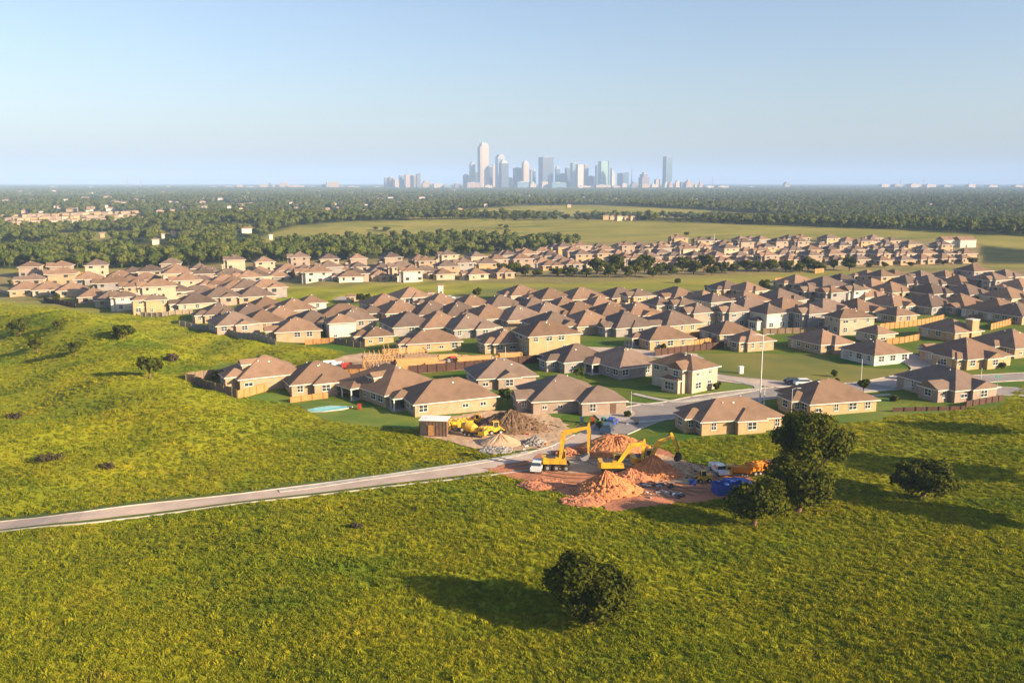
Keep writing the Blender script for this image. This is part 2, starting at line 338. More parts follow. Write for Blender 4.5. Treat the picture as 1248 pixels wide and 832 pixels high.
P_HOODS = [[(-300,333),(0,333),(200,327),(300,320),(520,314),(640,306),(760,294),(1080,290),(1195,298),(1195,325),(1000,330),(700,345),(520,344),(330,350),(230,378),(130,384),(0,366),(-300,362)],
           [(228,372),(330,370),(480,366),(620,350),(760,352),(880,352),(1000,338),(1100,330),(1500,325),(1500,470),(1248,470),(1215,498),(1080,492),(1075,508),(960,528),(852,534),(800,545),(745,535),(690,548),(640,553),(560,545),(505,514),(400,508),(360,492),(280,482),(232,468),(270,440),(400,455),(420,430),(392,424),(340,420),(215,395)]]
def px_w(px, py): # metres per pixel at that ground point
    p = at(px, py); dep = p.y*CP-(p.z-CAMZ)*SP; return dep/FPX
# ground mesh: polar sheet round the camera foot
def make_ground():
    rr = [0.0]; r = 20.0
    while r < 70000: rr.append(r); r *= 1.0105 if r < 1500 else 1.02
    rr = np.array(rr[1:])
    th = np.concatenate([np.arange(-180,-42,3.0), np.arange(-42,42,0.2), np.arange(42,180,3.0)]); th = np.radians(th)
    nr, na = len(rr), len(th)
    X = np.outer(rr, np.sin(th)); Y = np.outer(rr, np.cos(th)); Z = terrain(X, Y)
    px, py = topx(X, np.maximum(Y, 1.0), Z)
    vis = Y > 20
    # soft masks
    def msk(polys, soft):
        acc = np.zeros(X.shape)
        offs = [(0,0),(soft,0),(-soft,0),(0,soft*.4),(0,-soft*.4)]
        for dx, dy in offs:
            a = np.zeros(X.shape, bool)
            for p in polys: a |= in_poly(px+dx, py+dy, p)
            acc += a
        return acc/len(offs)*vis
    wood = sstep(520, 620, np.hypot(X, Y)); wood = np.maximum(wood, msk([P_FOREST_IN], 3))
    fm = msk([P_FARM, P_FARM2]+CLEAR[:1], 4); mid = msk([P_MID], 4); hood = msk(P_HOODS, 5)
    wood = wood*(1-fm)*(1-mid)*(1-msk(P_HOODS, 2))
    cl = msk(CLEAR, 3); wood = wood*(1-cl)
    lawn = hood*sstep(560, 300, np.hypot(X, Y))
    soil = hood*sstep(300, 470, np.hypot(X, Y))*0.55
    farf = sstep(330, 470, np.hypot(X, Y))
    co = np.empty((nr*na+1, 3)); co[:-1,0] = X.ravel(); co[:-1,1] = Y.ravel(); co[:-1,2] = Z.ravel()-0.0
    co[-1] = (0,0,TZ(0,0))
    i = np.arange(nr-1)[:,None]; j = np.arange(na)[None,:]; j2 = (j+1) % na
    q = np.stack([i*na+j, i*na+j2, (i+1)*na+j2, (i+1)*na+j], -1).reshape(-1,4)[:, ::-1]
    jj = np.arange(na); tri = np.stack([np.full(na, nr*na), (jj+1)%na, jj], -1)[:, ::-1]
    me = bpy.data.meshes.new('ground'); me.vertices.add(len(co)); me.vertices.foreach_set('co', co.ravel())
    nl = q.size+tri.size; me.loops.add(nl); me.loops.foreach_set('vertex_index', np.concatenate([q.ravel(), tri.ravel()]))
    me.polygons.add(len(q)+len(tri)); st = np.concatenate([np.arange(len(q))*4, len(q)*4+np.arange(len(tri))*3])
    me.polygons.foreach_set('loop_start', st); me.polygons.foreach_set('use_smooth', [True]*len(st))
    me.update(calc_edges=True); me.validate()
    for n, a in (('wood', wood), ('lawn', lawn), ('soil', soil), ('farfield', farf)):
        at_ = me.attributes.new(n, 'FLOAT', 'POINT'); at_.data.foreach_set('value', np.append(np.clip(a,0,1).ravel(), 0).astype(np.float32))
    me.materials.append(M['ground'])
    o = bpy.data.objects.new('ground', me); COL.objects.link(o); o['kind'] = 'structure'
    # make sure it faces up
    return o
ground = make_ground()
# ------------------------------------------------------------------ draped sheets and strips
def smooth_line(pts, n=8):
    out = []; P = [pts[0]]+list(pts)+[pts[-1]]
    for i in range(1, len(P)-2):
        a, b, c, d = P[i-1], P[i], P[i+1], P[i+2]
        for k in range(n):
            t = k/n
            out.append(tuple(0.5*((2*b[j])+(-a[j]+c[j])*t+(2*a[j]-5*b[j]+4*c[j]-d[j])*t*t+(-a[j]+3*b[j]-3*c[j]+d[j])*t**3) for j in range(len(b))))
    out.append(tuple(pts[-1])); return out
def resample(line, step):
    out = [line[0]]; acc = 0
    for i in range(1, len(line)):
        a = np.array(line[i-1]); b = np.array(line[i]); L = np.hypot(*(b-a)[:2])
        if L < 1e-6: continue
        t = step-acc
        while t <= L: out.append(tuple(a+(b-a)*t/L)); t += step
        acc = L-(t-step)
    out.append(line[-1]); return out
def wline(pxs): return [tuple(at(p[0], p[1])[:2])+tuple(p[2:]) for p in pxs]
def strip(name, line, off0, off1, dz, material, kind=None, height=0.0, step=2.5, wcol=False):
    """ribbon between lateral offsets off0..off1 (m, + = left of travel); line of (x,y[,w]); if wcol offsets scale by w"""
    L = resample(smooth_line(line), step); b = MB(); vs = []; fs = []; n = len(L); nw = 3
    for i, p in enumerate(L):
        a = L[max(i-1,0)]; c = L[min(i+1,n-1)]; dx, dy = c[0]-a[0], c[1]-a[1]; l = math.hypot(dx,dy) or 1; nx, ny = -dy/l, dx/l
        s = p[2] if wcol else 1.0
        for k in range(nw):
            o = (off0+(off1-off0)*k/(nw-1))*s
            x, y = p[0]+nx*o, p[1]+ny*o; vs.append((x, y, TZ(x,y)+dz+height))
    for i in range(n-1):
        for k in range(nw-1): fs.append((i*nw+k+1, i*nw+k, (i+1)*nw+k, (i+1)*nw+k+1))
    if height > 0:
        base = len(vs); vs2 = [(v[0],v[1],v[2]-height-0.1) for v in vs]; vs = vs+vs2
        for i in range(n-1):
            fs.append((i*nw, base+i*nw, base+(i+1)*nw, (i+1)*nw)); fs.append((i*nw+nw-1, (i+1)*nw+nw-1, base+(i+1)*nw+nw-1, base+i*nw+nw-1))
        fs.append((0, nw-1, base+nw-1, base)); e = (n-1)*nw; fs.append((e, base+e, base+e+nw-1, e+nw-1))
    b.add(vs, fs); o = b.build(name, material)
    if kind: o['kind'] = kind
    return o
def patch(name, pxpoly, dz, material, cell=1.5, ragged=0.0, kind='structure', heightf=None, world=False, seed=1):
    """draped sheet covering a pixel polygon of the ground, edge slightly ragged"""
    rg = random.Random(seed)
    P = pxpoly if world else [tuple(at(*p)[:2]) for p in pxpoly]
    Q = resample(P+[P[0]], cell)[:-1]
    if ragged: Q = [(x+rg.uniform(-ragged,ragged), y+rg.uniform(-ragged,ragged)) for x, y in Q]
    import bmesh
    bm = bmesh.new(); vs = [bm.verts.new((x,y,0)) for x, y in Q]; bm.faces.new(vs)
    # cut on a grid so that it follows the ground
    xs = [p[0] for p in Q]; ys = [p[1] for p in Q]
    for ax, lo, hi in ((0,min(xs),max(xs)),(1,min(ys),max(ys))):
        k = lo+cell*1.0
        while k < hi:
            co = (k,0,0) if ax == 0 else (0,k,0); no = (1,0,0) if ax == 0 else (0,1,0)
            bmesh.ops.bisect_plane(bm, geom=bm.verts[:]+bm.edges[:]+bm.faces[:], dist=1e-4, plane_co=co, plane_no=no); k += cell*1.0
    for v in bm.verts: v.co.z = TZ(v.co.x, v.co.y)+dz+(heightf(v.co.x, v.co.y) if heightf else 0)
    for f in bm.faces:
        f.normal_update()
        if f.normal.z < 0: f.normal_flip()
    me = bpy.data.meshes.new(name); bm.to_mesh(me); bm.free(); me.materials.append(material)
    o = bpy.data.objects.new(name, me); COL.objects.link(o); o['kind'] = kind; return o
# country road from the left edge to the site
ROAD_PX = [(-260,676,3.3),(-130,658,3.3),(-60,649,3.3),(0,641,3.3),(50,635,3.35),(100,629,3.4),(150,622.8,3.5),(200,617.2,3.6),(250,611.4,3.7),(300,605.5,3.8),(360,598.3,4.0),(420,591,4.2),(470,584.5,4.6),(520,578,5.2),(590,568.5,5.8),(640,561,6.5),(690,549,7),(722,533,7),(742,520,6.5),(760,508,6.5)]
road_w = wline(ROAD_PX)
EXCL = []   # (polyline world, half width) keep-out for tufts
o = strip('road', road_w, -0.5, 0.5, 0.05, M['road'], 'structure', wcol=True); EXCL.append((road_w, 3.4))
strip('verge', road_w[:18], 0.50, 1.25, 0.035, noisy('mown_verge', (0.05,0.085,0.010), (0.09,0.11,0.012), 0.4, 0.95, detail=6), 'structure', wcol=True)
strip('verge', road_w[:18], -0.78, -0.52, 0.035, bpy.data.materials['mown_verge'], 'structure', wcol=True)
strip('kerb', road_w[:18], -0.84, -0.78, 0.03, M['curb'], 'structure', height=0.12, wcol=True)
strip('kerb', road_w[:18], 0.50, 0.55, 0.04, M['curb'], 'structure', height=0.12, wcol=True)
side_w = wline([(345,598.5),(420,588.5),(520,574.2),(590,563.2),(640,552.0)])
strip('pavement', wline([(340,598.5),(420,587.5),(520,573.2),(590,562.2),(645,551.0)]), -0.7, 0.7, 0.045, M['curb'], 'structure', height=0.08)
# site roads / neighbourhood streets
STREETS = [
 ([(742,527,7),(765,513,10),(790,503,12),(830,497,11),(870,488,10),(930,480,9.5),(985,476,9.5),(1050,472,9),(1120,468,9),(1180,474,9),(1250,478,8.5),(1400,482,8.5)], 'asphalt'),
 ([(866,459,7),(895,463,7),(935,467,7.5),(975,471,8),(1010,474,8)], 'road'),
 ([(1070,469,8),(1110,461,8),(1130,452,7),(1115,440,7),(1080,424,6.5)], 'road'),
 ([(700,425,7),(760,427,7),(800,431,7),(850,434,7)], 'road'),
 ([(1190,462,7),(1250,459,7),(1400,452,7)], 'asphalt'),
 ([(520,360,7),(560,364,7),(600,367,7),(640,370,6)], 'asphalt'),
 ([(905,372,7),(935,366,7),(970,361,6.5)], 'asphalt'),
 ([(410,363,6),(440,365,6),(480,368,6)], 'asphalt'),
]
for i, (pts, mm) in enumerate(STREETS):
    w = wline(pts); EXCL.append((w, 6.5))
    strip('street', w, -0.5, 0.5, 0.06+0.006*i, M[mm], 'structure', wcol=True)
    if i in (0, 1, 2, 4):
        strip('kerb', w, 0.5, 0.53, 0.05, M['curb'], 'structure', height=0.13, wcol=True)
        strip('kerb', w, -0.53, -0.5, 0.05, M['curb'], 'structure', height=0.13, wcol=True)
strip('pavement', wline([(772,480),(815,489),(850,487),(900,479),(925,473),(905,466),(880,461)]), -0.75, 0.75, 0.12, M['curb'], 'structure', height=0.03)
strip('pavement', wline([(762,516),(800,513),(830,509)]), -0.6, 0.6, 0.13, M['curb'], 'structure', height=0.03)
strip('pavement', wline([(745,487),(775,492),(808,494)]), -0.6, 0.6, 0.13, M['curb'], 'structure', height=0.03)
strip('pavement', wline([(1012,486),(1050,483),(1085,481)]), -0.6, 0.6, 0.11, M['curb'], 'structure', height=0.03)
strip('pavement', wline([(1020,480),(1060,476.5),(1090,475)]), -0.6, 0.6, 0.13, M['curb'], 'structure', height=0.03)
# site ground
PAD = [(590,572),(640,561),(668,552),(700,543),(735,536),(775,541),(812,549),(836,563),(868,570),(905,578),(925,590),(905,600),(860,612),(800,616),(745,624),(712,612),(670,596),(630,583)]
padw = [tuple(at(*p)[:2]) for p in PAD]
patch('site_dirt', PAD, 0.10, M['soil_red'], 1.6, 0.75)
patch('dirt_road', [(640,562),(690,552),(735,549),(800,553),(850,566),(880,577),(850,592),(800,588),(740,576),(700,578),(650,568)], 0.135, M['soil_tan'], 2.5, 0.5)
for k_, pts_ in enumerate(([(612,570),(660,562),(710,560),(760,566),(820,578),(870,582)],[(640,573),(690,581),(740,583),(800,594),(860,598)],[(700,556),(730,566),(790,584),(850,604)],[(690,590),(720,592),(770,600),(830,606)],[(845,566),(860,580),(880,590)])):
    w_ = wline(pts_)
    for o_ in (-1.0, 0.7): strip('wheel_rut', w_, o_, o_+0.38, 0.165+0.006*k_+(0.003 if o_ > 0 else 0), noisy('rutted_soil', (0.20,0.115,0.07), (0.30,0.165,0.10), 0.8, 0.95, detail=7) if k_ == 0 and o_ < 0 else bpy.data.materials['rutted_soil'], 'structure')
LPAD = [(512,531),(520,514),(560,506),(600,500),(660,503),(690,515),(700,535),(668,545),(640,549),(605,551),(575,546),(548,538)]
patch('cleared_dirt', LPAD, 0.10, M['soil_tan'], 1.6, 0.7)
lpadw = [tuple(at(*p)[:2]) for p in LPAD]
LAWNS = [[(395,512),(360,492),(300,484),(330,480),(500,497),(560,505),(640,497),(620,478),(560,478),(640,470),(700,505),(650,512),(560,520),(520,524),(455,520)],
         [(768,476),(800,484),(850,484),(905,478),(925,472),(880,462),(862,470)], [(762,520),(832,512),(830,522),(800,528)], [(1000,512),(1050,500),(1090,498),(1075,512),(1010,516)],
         [(990,512),(985,488),(1085,484),(1095,494),(1180,496),(1150,503)]]
for k, L in enumerate(LAWNS):
    patch('lawn', L, 0.045+0.004*k, bpy.data.materials.get('mown_lawn') or noisy('mown_lawn', (0.065,0.135,0.012), (0.155,0.185,0.018), 0.10, 0.95, detail=6), 2.5, 0.3)
patch('lawn', [(830,432),(905,430),(1000,432),(1020,442),(1062,449),(1130,450),(1110,462),(1060,467),(960,466),(880,459),(850,450)], 0.03, noisy('dry_lawn', (0.085,0.115,0.014), (0.185,0.165,0.026), 0.035, 0.95, detail=5), 3, 0.5)
patch('building_plot', [(420,452),(400,440),(445,430),(560,432),(640,440),(625,446),(500,456)], 0.05, M['soil_tan'], 2.5, 0.4)
patch('gravel_drive', [(700,424),(760,424),(800,429),(850,433),(860,437),(800,436),(740,432)], 0.045, M['concrete'], 2.5, 0.2)
patch('driveway', [(722,503),(766,496),(775,505),(765,513),(735,516)], 0.16, M['concrete'], 2.5, 0.1)
# ------------------------------------------------------------------ geometry-node scatter
def leaf_quad(b, c, n, s, rg, mi=0, asp=1.0):
    n = n.normalized(); a = n.cross(Vector((rg.uniform(-1,1),rg.uniform(-1,1),rg.uniform(-1,1)))).normalized(); d = n.cross(a)
    b.add([tuple(c-a*s*asp-d*s*0.6), tuple(c+a*s*asp-d*s*0.5), tuple(c+a*s*0.8*asp+d*s*0.6), tuple(c-a*s*0.7*asp+d*s*0.65)], [(0,1,2,3)], mi)
def scatter(name, pts, rot, scl, sources, material, kind='stuff'):
    me = bpy.data.meshes.new(name); me.vertices.add(len(pts)); me.vertices.foreach_set('co', np.asarray(pts, np.float32).ravel())
    rg = np.random.RandomState(5)
    a = me.attributes.new('rz', 'FLOAT_VECTOR', 'POINT'); v = np.zeros((len(pts),3), np.float32); v[:,2] = rot; a.data.foreach_set('vector', v.ravel())
    a = me.attributes.new('sc', 'FLOAT_VECTOR', 'POINT'); a.data.foreach_set('vector', np.asarray(scl, np.float32).ravel())
    a = me.attributes.new('pick', 'INT', 'POINT'); a.data.foreach_set('value', rg.randint(0, len(sources), len(pts)).astype(np.int32))
    o = bpy.data.objects.new(name, me); COL.objects.link(o); o['kind'] = kind
    me.materials.append(material)
    ng = bpy.data.node_groups.new(name+'_scatter', 'GeometryNodeTree')
    ng.interface.new_socket('Geometry', in_out='INPUT', socket_type='NodeSocketGeometry'); ng.interface.new_socket('Geometry', in_out='OUTPUT', socket_type='NodeSocketGeometry')
    gi = ng.nodes.new('NodeGroupInput'); go = ng.nodes.new('NodeGroupOutput')
    iop = ng.nodes.new('GeometryNodeInstanceOnPoints'); jg = ng.nodes.new('GeometryNodeJoinGeometry')
    g2i = []
    for s in sources:
        oi = ng.nodes.new('GeometryNodeObjectInfo'); oi.inputs['Object'].default_value = s; oi.inputs['As Instance'].default_value = True; g2i.append(oi)
    gti = ng.nodes.new('GeometryNodeGeometryToInstance')
    for oi in reversed(g2i): ng.links.new(oi.outputs['Geometry'], gti.inputs[0])
    # object infos already give instances: join them instead
    jn = ng.nodes.new('GeometryNodeJoinGeometry')
    for oi in reversed(g2i): ng.links.new(oi.outputs['Geometry'], jn.inputs[0])
    ng.nodes.remove(gti)
    def na(n, t):
        x = ng.nodes.new('GeometryNodeInputNamedAttribute'); x.data_type = t; x.inputs['Name'].default_value = n; return x.outputs['Attribute']
    ng.links.new(gi.outputs[0], iop.inputs['Points']); ng.links.new(jn.outputs[0], iop.inputs['Instance']); iop.inputs['Pick Instance'].default_value = True
    ng.links.new(na('pick','INT'), iop.inputs['Instance Index'])
    e2r = ng.nodes.new('FunctionNodeEulerToRotation'); ng.links.new(na('rz','FLOAT_VECTOR'), e2r.inputs[0]); ng.links.new(e2r.outputs[0], iop.inputs['Rotation'])
    ng.links.new(na('sc','FLOAT_VECTOR'), iop.inputs['Scale']); ng.links.new(iop.outputs[0], go.inputs[0])
    md = o.modifiers.new('scatter', 'NODES'); md.node_group = ng
    return o
def hidden_src(b, name, material, smooth=False):
    return bpy.data.objects.new(name, b.mesh(name, material, smooth))   # never linked: only instanced
def tree_src(seed, nb, nl, ls, name):
    """woodland tree about 1 unit high is scaled later: built 10 m high, 9 m wide"""
    rg = random.Random(seed); b = MB()
    blobs = [(Vector((0,0,5.6)), 3.2)]
    for k in range(nb): a = rg.uniform(0,6.28); r = rg.uniform(1.2,2.9); blobs.append((Vector((r*math.cos(a), r*math.sin(a), rg.uniform(4.0,7.6))), rg.uniform(1.3,2.3)))
    for c, r in blobs:
        b.sphere(tuple(c), (r*0.82,r*0.82,r*0.72), 7, 5)
    for k in range(nl):
        c, r = rg.choice(blobs); d = Vector((rg.gauss(0,1),rg.gauss(0,1),rg.gauss(0.3,1))).normalized()
        p = c+d*r*rg.uniform(0.8,1.08); p.z = max(p.z, 1.6); leaf_quad(b, p, d+Vector((rg.uniform(-.6,.6),rg.uniform(-.6,.6),rg.uniform(-.3,.6))), ls*rg.uniform(.6,1.2), rg)
    b.cyl(0,0,-0.5,5,0.25,5)
    return hidden_src(b, name, M['leaf_far'])
WS = [tree_src(s, 6, 260, 0.55, 'woodland_source') for s in (1,2,3,4)]
WS2 = []
for s in (11,12,13):   # clump of crowns for the far woods
    rg = random.Random(s); b = MB()
    for k in range(9):
        c = (rg.uniform(-11,11), rg.uniform(-11,11), rg.uniform(2.5,5)); r = rg.uniform(3,4.6); b.sphere(c, (r,r,r*rg.uniform(.8,1.1)), 7, 5)
        for q in range(14):
            d = Vector((rg.gauss(0,1),rg.gauss(0,1),rg.gauss(0.4,1))).normalized(); leaf_quad(b, Vector(c)+d*r, d, 1.3, rg)
    WS2.append(hidden_src(b, 'far_woodland_source', M['leaf_far']))
SPK = [(8,244,10),(40,243,6),(62,243,7),(80,243,8),(130,240,12),(140,246,14),(150,247,10),(165,243,8),(175,244,6),(215,246,5),(247,246,8),(250,241,6),(195,258,10),(210,257,6),(250,260,10),(262,259,6),(305,259,8),(302,257,5),(199,289,4),(212,286,6),(300,282,14),(190,296,9),(125,288,5),(386,240,7),(424,258,6),(446,259,6),(463,242,8),(476,240,8),(514,240,8),(445,257,5),(592,250,5),(634,238,8),(645,239,5),(662,237,6),(693,251,6),(711,240,5),(975,251,9),(1134,249,4),(820,238,5),(870,244,4),(30,258,8),(50,259,6),(88,256,14),(110,256,8),(135,255,12),(355,247,6),(560,256,8),(500,257,6),(330,290,5),(72,252,5)]
_rs = random.Random(31)
for _k in range(58): SPK.append((_rs.uniform(0, 560), 231+30*_rs.random()**1.5, _rs.uniform(3.5, 9)))
for _k in range(10): SPK.append((_rs.uniform(600, 1240), _rs.uniform(232, 248), _rs.uniform(3, 6)))
def forest():
    rg = np.random.RandomState(3)
    SPK_W = []
    for s_ in SPK: q_ = at(s_[0], s_[1]+2); SPK_W.append((q_.x, q_.y, s_[2]*0.42*px_w(s_[0], s_[1]+2)))
    def cand(d0, d1, sp, wid=0.66):
        ys = np.arange(d0, d1, sp); out = []
        for y in ys:
            xs = np.arange(-wid*y-60, wid*y+60, sp); out.append(np.stack([xs+rg.uniform(-.48,.48,len(xs))*sp, y+rg.uniform(-.48,.48,len(xs))*sp], -1))
        return np.concatenate(out)
    def keep(p, clearing=True):
        z = terrain(p[:,0], p[:,1]); px, py = topx(p[:,0], p[:,1], z); k = in_poly(px, py, P_FOREST_IN)
        for q in [P_FARM, P_FARM2]+CLEAR: k &= ~in_poly(px, py, q)
        for q in P_HOODS: k &= ~in_poly(px, py, q)
        # natural openings
        n = np.sin(p[:,0]*0.011+1)*np.sin(p[:,1]*0.013+2)+0.6*np.sin(p[:,0]*0.031+p[:,1]*0.017)+0.5*np.sin(p[:,0]*0.05-p[:,1]*0.043+1.7)
        left = px < 420
        k &= ~((n > 1.12) & left)
        for q in SPK_W: k &= ~((np.abs(p[:,0]-q[0]*p[:,1]/q[1]) < q[2]*1.5+4) & (p[:,1] < q[1]+q[2]*0.6) & (p[:,1] > q[1]*0.83-10))
        k &= ~((n > 1.62) & ~left)
        p = p[k]; return np.column_stack([p, terrain(p[:,0], p[:,1])])
    a = keep(cand(400, 1500, 7.6)); b = keep(cand(1500, 2700, 10.5)); ab = np.concatenate([a, b])
    far = 1+0.35*(ab[:,1] > 1500)
    s = rg.uniform(0.55, 1.12, len(ab))*far; sz = s*rg.uniform(0.75,1.12,len(ab))
    scatter('woodland', ab, rg.uniform(0,6.28,len(ab)), np.column_stack([s,s,sz]), WS, M['leaf_far'])
    c = keep(cand(2700, 5200, 24)); d = keep(cand(5200, 15000, 62)); s1 = rg.uniform(0.9,1.4,len(c)); s2 = rg.uniform(2.2,3.4,len(d))
    cd = np.concatenate([c,d]); s = np.concatenate([s1,s2]); sz = np.concatenate([s1*rg.uniform(.8,1.3,len(c)), rg.uniform(1.0,1.9,len(d))])
    scatter('distant_woodland', cd, rg.uniform(0,6.28,len(cd)), np.column_stack([s,s,sz]), WS2, M['leaf_far'])
    print('forest', len(ab), len(cd))
forest()
def tufts():
    rg = np.random.RandomState(8); srcs = []
    for k in range(5):
        r = random.Random(40+k); b = MB()
        for q in range(34):
            a = r.uniform(0,6.28); rad = 0.42*math.sqrt(r.random()); x, y = rad*math.cos(a), rad*math.sin(a); h = r.uniform(0.22,0.62)*(1-rad*0.6); w = r.uniform(0.035,0.07)
            la = r.uniform(0,6.28); le = r.uniform(0.05,0.3); fa = r.uniform(0,3.14); dx, dy = w*math.cos(fa), w*math.sin(fa)
            tx, ty = x+le*math.cos(la), y+le*math.sin(la); mx, my = x+le*.3*math.cos(la), y+le*.3*math.sin(la)
            b.add([(x-dx,y-dy,-0.1),(x+dx,y+dy,-0.1),(mx+dx*.8,my+dy*.8,h*.6),(mx-dx*.8,my-dy*.8,h*.6),(tx,ty,h)], [(0,1,2,3),(3,2,4)])
        srcs.append(hidden_src(b, 'grass_tuft_source', M['blade']))
    out = []
    for d0, d1, den in ((62,95,7.5),(95,125,6.0),(125,165,3.4),(165,230,1.7),(230,330,0.7)):
        wid = 0.70; area = wid*(d1*d1-d0*d0); n = int(area*den)
        y = np.sqrt(rg.uniform(d0*d0, d1*d1, n)); x = rg.uniform(-wid, wid, n)*y; out.append(np.column_stack([x,y]))
    p = np.concatenate(out); z = terrain(p[:,0], p[:,1]); px, py = topx(p[:,0], p[:,1], z)
    k = np.ones(len(p), bool)
    for q in (PAD, LPAD): k &= ~in_poly(px, py, q)
    for q in P_HOODS: k &= ~in_poly(px, py, q)
    for L in LAWNS: k &= ~in_poly(px, py, L)
    for q in ([(768,476),(830,430),(1130,450),(1060,480),(880,500)],): k &= ~in_poly(px, py, q)
    for line, hw in EXCL[:1]:
        d = np.full(len(p), 1e9)
        for i in range(len(line)-1): d = np.minimum(d, segd(p[:,0], p[:,1], line[i][0], line[i][1], line[i+1][0], line[i+1][1]))
        k &= d > hw
    p = p[k]; z = z[k]; n = len(p); s = rg.uniform(0.45,0.9,n)*(1+0.45*sstep(120,260,p[:,1])); big = rg.uniform(0,1,n) < 0.03; s[big] *= 1.7
    sz = s*rg.uniform(0.5,0.95,n)*(1-0.35*sstep(110,240,p[:,1]))
    scatter('meadow_grass', np.column_stack([p,z]), rg.uniform(0,6.28,n), np.column_stack([s,s,sz]), srcs, M['blade'])
    print('tufts', n)
tufts()
# ------------------------------------------------------------------ individual trees
def make_tree(name, loc, w, h, nl, ls, lm, label, cat='tree', group=None, seed=0, trunk=True, shape='round', nb=14, core=True, lift=0.28):
    rg = random.Random(seed); root = empty(name, loc, 0, label, cat, group)
    R0 = w/2; blobs = []
    zc = h*(lift+(1-lift)/2); hz = h*(1-lift)/2
    for k in range(nb):
        a = k*2.399+rg.uniform(-.9,.9); t = rg.uniform(-0.8,0.85)
        rad = math.sqrt(max(0.05,1-t*t))*R0*rg.uniform(0.22,0.72)
        if shape == 'flat': rad *= 1.15
        br = R0*rg.uniform(0.18,0.42)*(0.85 if shape == 'flat' else 1)
        blobs.append((Vector((rad*math.cos(a), rad*math.sin(a), zc+t*hz*0.72)), br, rg.uniform(0.6,0.85)))
    blobs.append((Vector((0,0,zc)), R0*0.55, 0.75*hz/R0 if R0 else 1))
    c = MB()
    for k in range(nl):
        bc, br, q = blobs[k % len(blobs)]
        d = Vector((rg.gauss(0,1),rg.gauss(0,1),rg.gauss(0.15,1))).normalized(); rr = br*rg.uniform(0.62,1.12)
        p = bc+Vector((d.x*rr, d.y*rr, d.z*rr*q)); p += Vector((rg.gauss(0,1),rg.gauss(0,1),rg.gauss(0,1)))*R0*0.03
        if p.z < h*lift*0.55: p.z = h*lift*0.55+rg.uniform(0,0.3)
        leaf_quad(c, p, d+Vector((rg.gauss(0,.5),rg.gauss(0,.5),rg.gauss(0.2,.5))), ls*rg.uniform(.55,1.25), rg)
    if core:
        for bc, br, q in blobs: c.sphere(tuple(bc), (br*0.62,br*0.62,br*0.5*q), 8, 5)
    c.build('crown', lm, root)
    t = MB(); r0 = max(0.06, w*0.035)
    t.tube([(0,0,-0.4),(0.02*w,0,h*lift*0.6),(0,0.02*w,h*lift*1.3),(0,0,zc)], [r0*1.5,r0,r0*0.8,r0*0.4], 8)
    for k in range(7 if nl > 1500 else 4):
        bc = blobs[k % nb][0]; z0 = h*lift*rg.uniform(0.8,1.5)
        mid = Vector((bc.x*0.45, bc.y*0.45, z0+(bc.z-z0)*0.4)); t.tube([(0,0,z0), tuple(mid), tuple(bc)], [r0*0.55, r0*0.35, r0*0.12], 6)
    t.build('trunk', M['bark'], root)
    return root
def tree_at(px, py, wpx, hpx, label, name='oak_tree', nl=6000, ls=0.22, lm='oak', cat='tree', **kw):
    p = at(px, py); s = px_w(px, py)
    return make_tree(name, p, wpx*s, hpx*s*1.02, nl, ls, M[lm], label, cat, seed=int(px*7+py), **kw)
tree_at(718,759,118,88,'dark round live oak alone in the foreground grass, nearest tree of all', nl=22000, ls=0.18, nb=34, lift=0.10)
tree_at(982,596,112,104,'tall dark oak behind its two neighbours in the three-tree clump right of the dirt site', nl=14000, ls=0.24, nb=26, lift=0.14)
tree_at(972,624,96,72,'middle oak of the three-tree clump, in front of the tall one', nl=11000, ls=0.22, nb=22, lift=0.12)
tree_at(918,641,86,60,'low spreading oak at the left of the three-tree clump, beside the blue tarpaulin', nl=9500, ls=0.20, nb=22, lift=0.2)
tree_at(1124,606,82,42,'lone flat-topped oak on the sunny slope right of the three-tree clump', nl=8000, ls=0.22, shape='flat', nb=26, lift=0.30, core=False)
tree_at(24,409,28,22,'dark oak nearest the left edge on the rolling meadow', nl=3000, ls=0.3, nb=12, lm='leaf_mid', lift=0.1)
tree_at(45,430,23,19,'small round oak below and right of the leftmost meadow oak', nl=2500, ls=0.28, nb=10, lm='leaf_mid')
tree_at(91,434,25,18,'small oak on the left meadow, third from the left edge', nl=2500, ls=0.28, nb=10, lm='leaf_mid')
tree_at(182,461,38,28,'oak with a visible trunk on the left meadow beside a brown bush', nl=3800, ls=0.26, nb=14, lm='leaf_mid', shape='flat', lift=0.3)
tree_at(210,440,17,9,'low reddish brown bush just right of the oak with a visible trunk', name='bush', nl=900, ls=0.25, lm='leaf_brown', cat='bush', lift=0.05)
tree_at(150,412,36,15,'wide brownish thicket in the dip of the left meadow', name='thicket', nl=2500, ls=0.3, lm='leaf_mid', cat='bush', shape='flat', lift=0.03)
tree_at(70,398,14,7,'small bush on the crest of the left meadow above the small round oak', name='bush', nl=500, ls=0.25, lm='leaf_mid', cat='bush', lift=0.05)
for (px,py,w,h,l) in ((17,510,22,7,'dusky purple weed patch near the left edge of the meadow'),(60,562,34,8,'wide dusky weed patch in the left meadow above the road'),(133,571,20,8,'small grey-brown weed clump in the left meadow, nearest the road'),(434,643,16,6,'grey weed clump in the foreground grass below the road')):
    tree_at(px,py,w,h,l, name='weed_patch', nl=700, ls=0.14, lm='leaf_brown', cat='weeds', lift=0.02, shape='flat', core=False)
